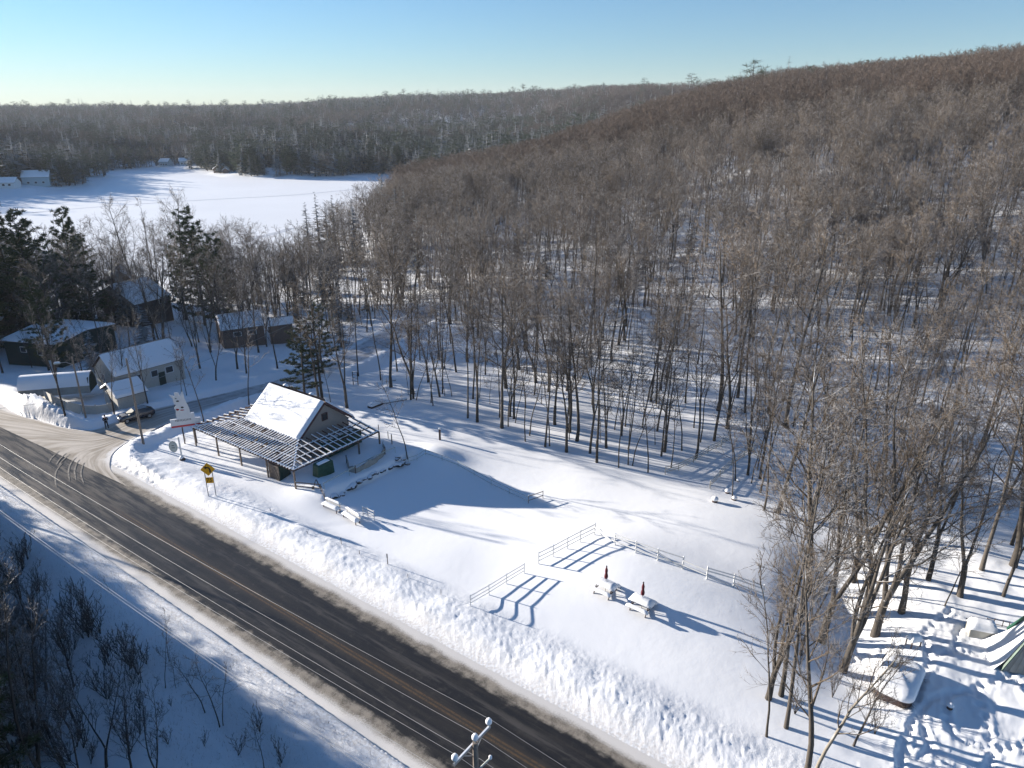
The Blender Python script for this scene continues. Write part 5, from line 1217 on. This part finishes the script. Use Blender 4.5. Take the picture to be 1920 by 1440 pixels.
MB().box((0, .17, ZT-.47), (2.4, .07, .05)).obj('crossarm_snow', M['snow'], up)
m_ = MB(); m_.beam((-.6, .13, ZT-.62), (0, .12, ZT-1.15), .03, .05); m_.beam((.6, .13, ZT-.62), (0, .12, ZT-1.15), .03, .05); m_.obj('brace', M['metal'], up)
m_ = MB(); m_.tube([(0, -.1, ZT-1.9), (.55, -.35, ZT-1.55)], .045, 8); m_.obj('bracket', M['greygreen'], up); MB().lathe([(.02, 0), (.08, .08), (.08, .2), (.02, .26)], (.6, -.38, ZT-1.6), 12).obj('insulator', M['snow'], up)
P0 = P1-RD*76+RN*-.8; P2 = P1+RD*55
upole((P0[0], P0[1], hz(*P0)), 12.5, 'utility pole farther along the road to the left')
def wire(a, b, sag, label, r=.008, group='wires along the road'):
    a = Vector(a); b = Vector(b); pts = []
    for i in range(25):
        t = i/24; q = a.lerp(b, t); q.z -= 4*sag*t*(1-t); pts.append(q-a)
    o = MB().tube(pts, r, 4).obj('overhead_wire', M['cable']); o.location = a; tag(o, label, 'wire', group)
def on(P, x, z): q = P+RN*x; return (q[0], q[1], z)
LW = 'snow-whitened power line strung over the road between the poles'
for x, z in ((1.22, 12.0), (0.0, 12.25), (-1.2, 12.0)):
    wire(on(P0, x, z-.2), on(P1, x, z), .9, LW); wire(on(P1, x, z), on(P2, x, z), .8, LW)
for x, z in ((.35, 10.4), (-.35, 9.2)):
    wire(on(P0, x, z), on(P1, x, z), .9, LW, .010); wire(on(P1, x, z), on(P2, x, z), .8, LW, .010)
for x, z in ((-.9, 6.9), (-.55, 6.6)):
    wire(on(P0, x, z), on(P1, x, z), .8, 'low communication cable over the snowy bank left of the road', .012, 'low cables beside the road'); wire(on(P1, x, z), on(P2, x, z), .7, 'low communication cable over the snowy bank left of the road', .012, 'low cables beside the road')
pw = (pp2[0], pp2[1]-.12, pp2[2]+7.4)
wire((P0[0], P0[1], 8.6), pw, .5, 'single cable crossing the road junction to the corner pole', .02, None)
e_ = T(620, 640); wire(pw, (e_[0], e_[1], e_[2]+7.), .7, 'single cable running from the corner pole along the side road', .02, None)
#wire((pp3[0], pp3[1], pp3[2]+7.9), (pp2[0], pp2[1], pp2[2]+10.2), .3, 'thin cable between the lamp pole and the corner pole', .012, None)
# ---------------------------------------------------------------- houses
def house(ra, rb, zr, ea, ze, label, wall, name='house', base=-1., win=(), side=1, snow=.3, over=.35, door=None, chim=False):
    """ridge measured at two pixels and its height, one eave pixel and height"""
    A_, B_ = flat(*ra, zr), flat(*rb, zr); E_ = flat(*ea, ze); d = (B_-A_)[:2]; L = np.hypot(*d); d = d/L; nrm = np.array([-d[1], d[0]])
    hw = float((E_[:2]-A_[:2])@nrm); sgn = 1 if hw > 0 else -1; hw = min(abs(hw), 6.5); c = (A_+B_)[:2]/2
    ang = math.atan2(d[1], d[0]); o = thing(name, label, name.replace('_', ' '), (c[0], c[1], 0), ang)
    # local x along ridge, local y = nrm; the seen eave is on sgn side
    g = hz(*c)+base; W = hw-over; X = L/2-over*.6
    V = [(-X, -W, g), (X, -W, g), (X, W, g), (-X, W, g), (-X, -W, ze), (X, -W, ze), (X, W, ze), (-X, W, ze), (-X, 0, zr-.1), (X, 0, zr-.1)]
    MB().add(V, [(0, 1, 5, 4), (2, 3, 7, 6), (1, 2, 6, 9, 5), (3, 0, 4, 8, 7)]).obj('wall', M[wall], o)
    mb = MB()
    sl_ = (zr-ze)/hw; zz = ze-.02
    slab(-L/2, L/2, -hw, zz, 0, zr, .12, mb); slab(-L/2, L/2, 0, zr, hw, zz, .12, mb); rf_ = mb.obj('roof', M['wooddark'], o)
    roofsnow(-L/2-.05, L/2+.05, -hw-.05, zz, 0, zr, .11, snow, rf_, 3); roofsnow(-L/2-.05, L/2+.05, hw+.05, zz, 0, zr, .11, snow, rf_, 5)
    for (face, u, z, w_, h_) in win:
        if face == 's': q = (u*X, sgn*(W+.02), z); dm_ = (w_, .06, h_); gl = (w_*.82, .1, h_*.82)
        else: q = ((1 if face == 'b' else -1)*(X+.02), u*W, z); dm_ = (.06, w_, h_); gl = (.1, w_*.82, h_*.82)
        f_ = MB().box(q, dm_).obj('window', M['white'], o); MB().box(q, gl).obj('pane', M['glass'], f_)
    if door: MB().box((door[0]*X, sgn*(W+.03), g-base+1.0), (1.0, .08, 2.1)).obj('door', M[door[1]], o)
    if chim: MB().box((L*.15, 0, zr+.5), (.6, .6, 1.4)).obj('chimney', M['brick'], o)
    return o
house((186,668), (319,636), 5.2, (297,686), 2.7, 'white bungalow with a wide blue-shaded snow roof beside the side road', 'beige', win=(('s',.55,1.6,1.3,1.1),('s',.1,1.6,1.1,1.1),('s',-.4,1.6,1.2,1.1),('a',.2,1.7,1.2,1.1)), door=(.3,'darkgreen'))
house((199,723), (259,708), 3.4, (206,752), 2.1, 'low beige garage with a snowy roof in front of the white bungalow', 'beige', name='garage', win=(('a',0,1.2,.8,.7),))
house((60,612), (162,620), 3.6, (75,652), 2.9, 'low dark green house with a broad sunlit snow roof at the left', 'darkgreen', win=(('s',.3,1.6,1.0,1.6),('s',-.3,1.6,1.2,1.0)), door=(.55,'white'))
house((205,537), (277,521), 5.8, (243,575), 2.6, 'big dark-walled house with a blue-shaded snow roof left of the pines', 'darkwall', win=(('s',.5,2.,1.4,1.1),('b',0,3.6,1.4,1.1),('b',.3,1.4,1.4,1.1)), chim=True)
house((222,508), (222,495), 4.5, (254,530), 1.5, 'dark cabin with a peaked gable by the lake behind the big dark house', 'darkwall', name='cabin')
house((405,594), (486,584), 3.6, (410,622), 1.9, 'long low brown house with a thin snow roof right of the pines', 'brick', win=(('s',.4,.9,1.6,.9),('s',-.3,.9,1.4,.9)))
house((500,598), (548,592), 3.0, (508,610), 1.6, 'small brown annex house beyond the long low house', 'brick', name='shed')
house((-30,560), (30,572), 4.8, (-5,600), 2.5, 'dim house half hidden by pines at the left edge', 'darkwall')
house((712,459), (764,461), 2.6, (716,474), .4, 'small white house half hidden in the woods near the lake', 'white', win=(('s',.3,-.9,1.2,1.),))
# far shore houses
def farhouse(px, D, L, Wd, h, rh, ang, wall, label, name='house'):
    d = ray(px, 300); u = np.array([d[0], d[1]])/math.hypot(d[0], d[1]); x, y = u*D; g = hz(x, y); o = thing(name, label, name.replace('_', ' '), (x, y, g-1), ang); X = L/2; W = Wd/2; H1 = h+1; H2 = H1+rh
    MB().add([(-X,-W,0),(X,-W,0),(X,W,0),(-X,W,0),(-X,-W,H1),(X,-W,H1),(X,W,H1),(-X,W,H1),(-X,0,H2),(X,0,H2)], [(0,1,5,4),(2,3,7,6),(1,2,6,9,5),(3,0,4,8,7)]).obj('wall', M[wall], o)
    mb = MB(); slab(-X-.5, X+.5, -W-.5, H1-.3, 0, H2, .15, mb); slab(-X-.5, X+.5, 0, H2, W+.5, H1-.3, .15, mb); r_ = mb.obj('roof', M['wooddark'], o)
    roofsnow(-X-.5, X+.5, -W-.5, H1-.3, 0, H2, .14, .35, r_); roofsnow(-X-.5, X+.5, W+.5, H1-.3, 0, H2, .14, .35, r_)
    for i in (-.55, 0, .55):
        for s in (-1, 1): f_ = MB().box((i*X, s*(W+.03), 2.6), (1.6, .08, 1.4)).obj('window', M['white'], o); MB().box((i*X, s*(W+.05), 2.6), (1.3, .1, 1.1)).obj('pane', M['glass'], f_)
    global CLR; CLR.append((x, y))
CLR = []
farhouse(62, 560, 15, 11, 5, 3.4, R(20), 'paleblue', 'pale blue house with snowy roofs on the left far shore')
farhouse(2, 545, 12, 9, 3, 2.5, R(10), 'white', 'white house cut by the left edge on the far shore')
farhouse(412, 650, 10, 10, 3, 4, R(100), 'brick', 'brown lakeside cabin with a steep snowy gable on the far shore', 'cabin')
farhouse(421, 632, 4.5, 4, 2, 1.6, R(100), 'brick', 'tiny brown boathouse in front of the brown lakeside cabin', 'boathouse')
farhouse(530, 800, 17, 12, 7, 5, R(25), 'white', 'snowy roofed large house above the trees of the far shore')
farhouse(655, 700, 16, 8, 2.5, 1.5, R(5), 'beige', 'long low house on the far shore left of the dark conifers')
farhouse(672, 780, 12, 8, 4, 3, R(30), 'white', 'small snowy roof behind the long low far shore house')
farhouse(183, 715, 10, 7, 3, 2, R(15), 'white', 'first small snowy house in the far shore woods')
farhouse(310, 745, 9, 7, 4, 2.5, R(-10), 'paleblue', 'second small snowy house in the far shore woods, left of a pair')
farhouse(346, 740, 9, 7, 3.5, 2.5, R(20), 'white', 'third small snowy house in the far shore woods, right of a pair')
farhouse(1100, 760, 12, 8, 4, 3, R(10), 'white', 'lone snowy roof among the distant brown woods')
# arched tarp shelter
p = T(45, 737); sa = thing('tarp_shelter', 'arched snow-covered car shelter with a dark open mouth at the left', 'shelter', (p[0], p[1], p[2]-.2), R(14))
def arch(x, r, h, k=10): return [(x, r*math.cos(math.pi*i/k), h*math.sin(math.pi*i/k)**.8) for i in range(k+1)]
V = arch(0, 1.75, 2.5)+arch(9, 1.75, 2.5)+arch(0, 1.68, 2.42)+arch(9, 1.68, 2.42); n = 11
F_ = [(i, i+1, n+i+1, n+i) for i in range(n-1)]+[(2*n+i, 3*n+i, 3*n+i+1, 2*n+i+1) for i in range(n-1)]+[(i, 2*n+i, 2*n+i+1, i+1) for i in range(n-1)]
MB().add(V, F_).obj('cover', M['canvas'], sa, smooth=True)
V = arch(-.05, 1.8, 2.75)+arch(9.05, 1.8, 2.75); MB().add([v for v in V], [(i, i+1, n+i+1, n+i) for i in range(1, n-2)]).obj('snow_cover', M['snow'], sa, smooth=True)
MB().box((8.9, 0, 1.1), (.06, 3.2, 2.2)).obj('back_wall', M['darkgreen'], sa)
# ---------------------------------------------------------------- behind the lot and the yard on the right
p = T(667, 722); lf = thing('ladder_frame', 'dark ladder-like climbing frame with snow on its rungs', 'frame', (p[0], p[1], p[2]-.1), R(-20))
for x in (-.42, .42): MB().box((x, 0, 1.1), (.09, .09, 2.3)).obj('post', M['wooddark'], lf)
for z in (.75, 1.3, 1.8, 2.22): r_ = MB().box((0, 0, z), (.84, .07, .07)).obj('rung', M['wooddark'], lf); MB().box((0, 0, z+.06), (.8, .09, .05)).obj('snow_cap', M['snow'], r_)
def logobj(a, b, r, label, w=.5, th=.3):
    a, b = T(*a), T(*b); c = (a+b)/2; L = np.hypot(*(b-a)[:2]); o = thing('timber_beam', label, 'timber', (c[0], c[1], c[2]), math.atan2(b[1]-a[1], b[0]-a[0]))
    MB().box((0, 0, r*.6), (L, w, r*1.6)).obj('beam', M['wooddark'], o, bev=.04); snowcap((L, w), 'snow_cap', o, 7, r*1.35, th, .06, edge=.22)
logobj((693,766), (714,758), .25, 'thick snow-capped timber lying behind the pavilion, near piece', .9, .3)
logobj((714,758), (762,750), .12, 'thin snow-capped timber edge running on to the leaning tree', .35, .18)
logobj((722,716), (742,714), .08, 'thin dark timber half buried beyond the ladder frame', .3, .12)
# snow-covered boat-like pile
p = T(1682, 1290); pl_ = thing('covered_pile', 'rounded rectangular pile under a thick snow cap on a dark twiggy base', 'pile', (p[0], p[1], p[2]-.1), R(50))
def rrect(L, W, r, k=6):
    o = []
    for cx, cy, a0 in ((L/2-r, W/2-r, 0), (-L/2+r, W/2-r, 90), (-L/2+r, -W/2+r, 180), (L/2-r, -W/2+r, 270)):
        for i in range(k+1): t = R(a0+90*i/k); o.append((cx+r*math.cos(t), cy+r*math.sin(t)))
    return o
def loft(rings, name, m, parent, smooth=True, cap=True):
    V = [v for r_ in rings for v in r_]; k = len(rings[0]); F_ = [(i*k+j, i*k+(j+1) % k, (i+1)*k+(j+1) % k, (i+1)*k+j) for i in range(len(rings)-1) for j in range(k)]
    if cap: F_.append(tuple((len(rings)-1)*k+j for j in range(k)))
    return MB().add(V, F_).obj(name, m, parent, smooth=smooth)
LL, WW = 4.3, 2.5
loft([[(x*s, y*s, z) for x, y in rrect(LL, WW, .7)] for s, z in ((.92, 0), (.97, .3), (1.0, .75), (.99, .95))], 'base', M['wooddark'], pl_, False)
loft([[(x*s, y*s, z+.05*math.sin(x*2)) for x, y in rrect(LL+.15, WW+.15, .75)] for s, z in ((.985, .78), (1.0, .88), (1.01, 1.02), (.98, 1.2), (.90, 1.33), (.7, 1.42), (.4, 1.46), (.1, 1.47))], 'snow_cap', M['snow'], pl_)
tw = TM(); rg2 = np.random.RandomState(2)
for i in range(260):
    t = rg2.uniform(0, 1); q = rrect(LL, WW, .7, 12); q = q[int(t*len(q)) % len(q)]; z = rg2.uniform(.1, .7); tw.tube(np.array([(q[0]*.96, q[1]*.96, z), (q[0]*1.05+rg2.normal(0, .22), q[1]*1.05+rg2.normal(0, .22), z+rg2.normal(-.1, .15))]), [.02, .006], 3)
link(bpy.data.objects.new('twigs', tw.mesh('pile_twigs', M['twig'])), pl_)
# canvas tent at the right edge
p = T(1905, 1222); p = T(1917, 1243); te = thing('canvas_tent', 'tall peaked canvas tent with green tarp edges and snowy side at the right edge', 'tent', (p[0], p[1], p[2]-.1), R(-8)); te.scale = (.72, .8, .95)
HT = 3.9
V = [(-2.6, -1.2, 0), (.9, -1.9, 0), (2.4, 1.6, 0), (-1.9, 2.6, 0), (.1, -.5, HT), (.5, 1.4, HT-.1)]
MB().add(V, [(0, 1, 4), (1, 2, 5, 4), (2, 3, 5), (3, 0, 4, 5)]).obj('canvas', M['canvas'], te)
mb = MB(); a, b = Vector((-2.6, -1.2, 0)), Vector((.1, -.5, HT)); mb.beam(a+Vector((-.05, -.05, .05)), b+Vector((-.05, -.05, .08)), .18, .12); a2, b2 = Vector((-1.9, 2.6, 0)), Vector((.5, 1.4, HT-.1)); mb.beam(a2.lerp(b2, .45)+Vector((-.05, .05, .05)), b2+Vector((-.05, .05, .1)), .4, .12); mb.beam(b, b2, .16, .1); mb.obj('green_edge', M['tarp'], te)
V = []; n1, n2 = 12, 10
for i in range(n1+1):
    for j in range(n2+1):
        u, v = i/n1, j/n2; bl_ = Vector((-3.6, -1.3, -.1)).lerp(Vector((-3.0, 3.2, -.1)), u); tp_ = Vector((-.05, -.38, HT-.15)).lerp(Vector((.3, 1.3, HT-.3)), u); q = bl_.lerp(tp_, v); q.z -= 1.1*math.sin(math.pi*v)*.62; q.x -= .15*math.sin(math.pi*v); q.z += .05*math.sin(i*1.3+j); V.append(tuple(q))
MB().add(V, [(i*(n2+1)+j, (i+1)*(n2+1)+j, (i+1)*(n2+1)+j+1, i*(n2+1)+j+1)[::-1] for i in range(n1) for j in range(n2)]).obj('side_snow', M['snow'], te, smooth=True)
pm = MB()
for k in range(7): t = k/6; q = Vector((-2.6, -1.2, 0)).lerp(Vector((.9, -1.9, 0)), t); pm.beam(q+Vector((0, -.04, 0)), Vector((.1, -.56, HT-.1)), .02, .05)
pm.obj('seam', M['beige'], te)
p = T(1711, 1212); o = thing('side_table', 'small square table under a block of snow beyond the snow-covered pile', 'table', (p[0], p[1], p[2]-.1), R(10))
MB().box((0, 0, .72), (.95, .75, .05)).obj('tabletop', M['wood'], o); snowcap((.95, .75), 'snow_cap', o, 4, .75, .4, .02, edge=.2)
for x in (-.38, .38):
    for y in (-.28, .28): MB().box((x, y, .35), (.07, .07, .7)).obj('leg', M['wooddark'], o)
p = T(1838, 1190); o = thing('shed_box', 'low pale box with a round snow cap and dark opening above the tent slope', 'box', (p[0], p[1], p[2]-.1), R(-20))
MB().box((0, 0, .45), (1.9, 1.3, .95)).obj('body', M['canvas'], o, bev=.05); MB().box((.62, -.66, .35), (.5, .04, .55)).obj('opening', M['black'], o); snowcap((1.9, 1.3), 'snow_cap', o, 8, .92, .5, .06, edge=.5)
a = T(1853, 1170); fence([(1848,1172),(1862,1173),(1878,1177),(1890,1180)], 'low dark picket railing behind the pale box', .6, (.2, .9), m='wooddark', pr=.03, rail=.03, name='railing', snow=False)
for i, (x, y, r_, lab) in enumerate([(1780,1330,.24,'round snow-capped stump in the trodden yard'),(1340,940,.36,'snow-capped heap at the far corner of the lot'),(1377,936,.28,'small post with a snow ball near the ramp'),(1248,828,.30,'snow-capped ball-like stump at the edge of the woods'),(1889,1205,.25,'little snow-capped post beside the tent'),(1364,923,.3,'round snow lump behind the far corner heap'),(1384,902,.2,'small dark-bellied snow lump below the ramp')]):
    p = T(x, y); o = thing('snowy_stump', lab, 'stump', (p[0], p[1], p[2]-.05)); MB().lathe([(r_*.8, 0), (r_*.75, r_*.9), (r_*.7, r_)], (0, 0, 0), 12).obj('stump', M['wooddark'], o); MB().lathe([(r_*.72, r_*.75), (r_*1.0, r_), (r_*1.02, r_*1.3), (r_*.75, r_*1.65), (r_*.3, r_*1.82), (.01, r_*1.84)], (0, 0, 0), 16).obj('snow_cap', M['snow'], o, smooth=True)
# dry frosted grass on the bank (nobody could count it)
def grass():
    rg3 = np.random.RandomState(31); N = 16000; s = rg3.uniform(-52, 26, N); n = -rg3.uniform(5.6, 12.5, N)**1.0; k = rg3.rand(N) < (.35+.9*(fbm(s*.35, n*.5, 3)+.3)); s = s[k]; n = n[k]
    P = RC[None]+RD[None]*s[:, None]+RN[None]*n[:, None]; z = height(P[:, 0], P[:, 1]); V = []; N = len(s)
    a = rg3.uniform(0, 6.28, N); h = rg3.uniform(.12, .42, N); w_ = .012
    d = np.stack([np.cos(a), np.sin(a), np.zeros(N)], 1); le = rg3.normal(0, .14, (N, 2))
    B_ = np.stack([P[:, 0], P[:, 1], z-.03], 1); T_ = B_+np.stack([le[:, 0], le[:, 1], h], 1)
    V = np.stack([B_-d*w_, B_+d*w_, T_], 1).reshape(-1, 3); F_ = np.arange(len(V)).reshape(-1, 3)
    o = link(bpy.data.objects.new('dry_grass', fastmesh('dry_grass', V, F_, M['drygrass'], False))); tag(o, 'frosted dry grass poking through the snow of the bank', kind='stuff')
M['drygrass'] = mat('frosted_grass', (.40, .36, .30), .9, col2=(.62, .62, .62), scale=1.5)
grass()
# ---------------------------------------------------------------- haze
hz_ = MB().box((0, 1500, 95), (8200, 8200, 240)).obj('haze', mat('haze_air', (1, 1, 1))); tag(hz_, 'thin cold winter haze', kind='stuff')
hm = hz_.data.materials[0].node_tree; 
for n_ in list(hm.nodes):
    if n_.type != 'OUTPUT_MATERIAL': hm.nodes.remove(n_)
pv = hm.nodes.new('ShaderNodeVolumePrincipled'); pv.inputs['Density'].default_value = HAZE; pv.inputs['Color'].default_value = (.86, .92, 1, 1); pv.inputs['Anisotropy'].default_value = 0
hm.links.new(pv.outputs[0], [n_ for n_ in hm.nodes if n_.type == 'OUTPUT_MATERIAL'][0].inputs['Volume'])
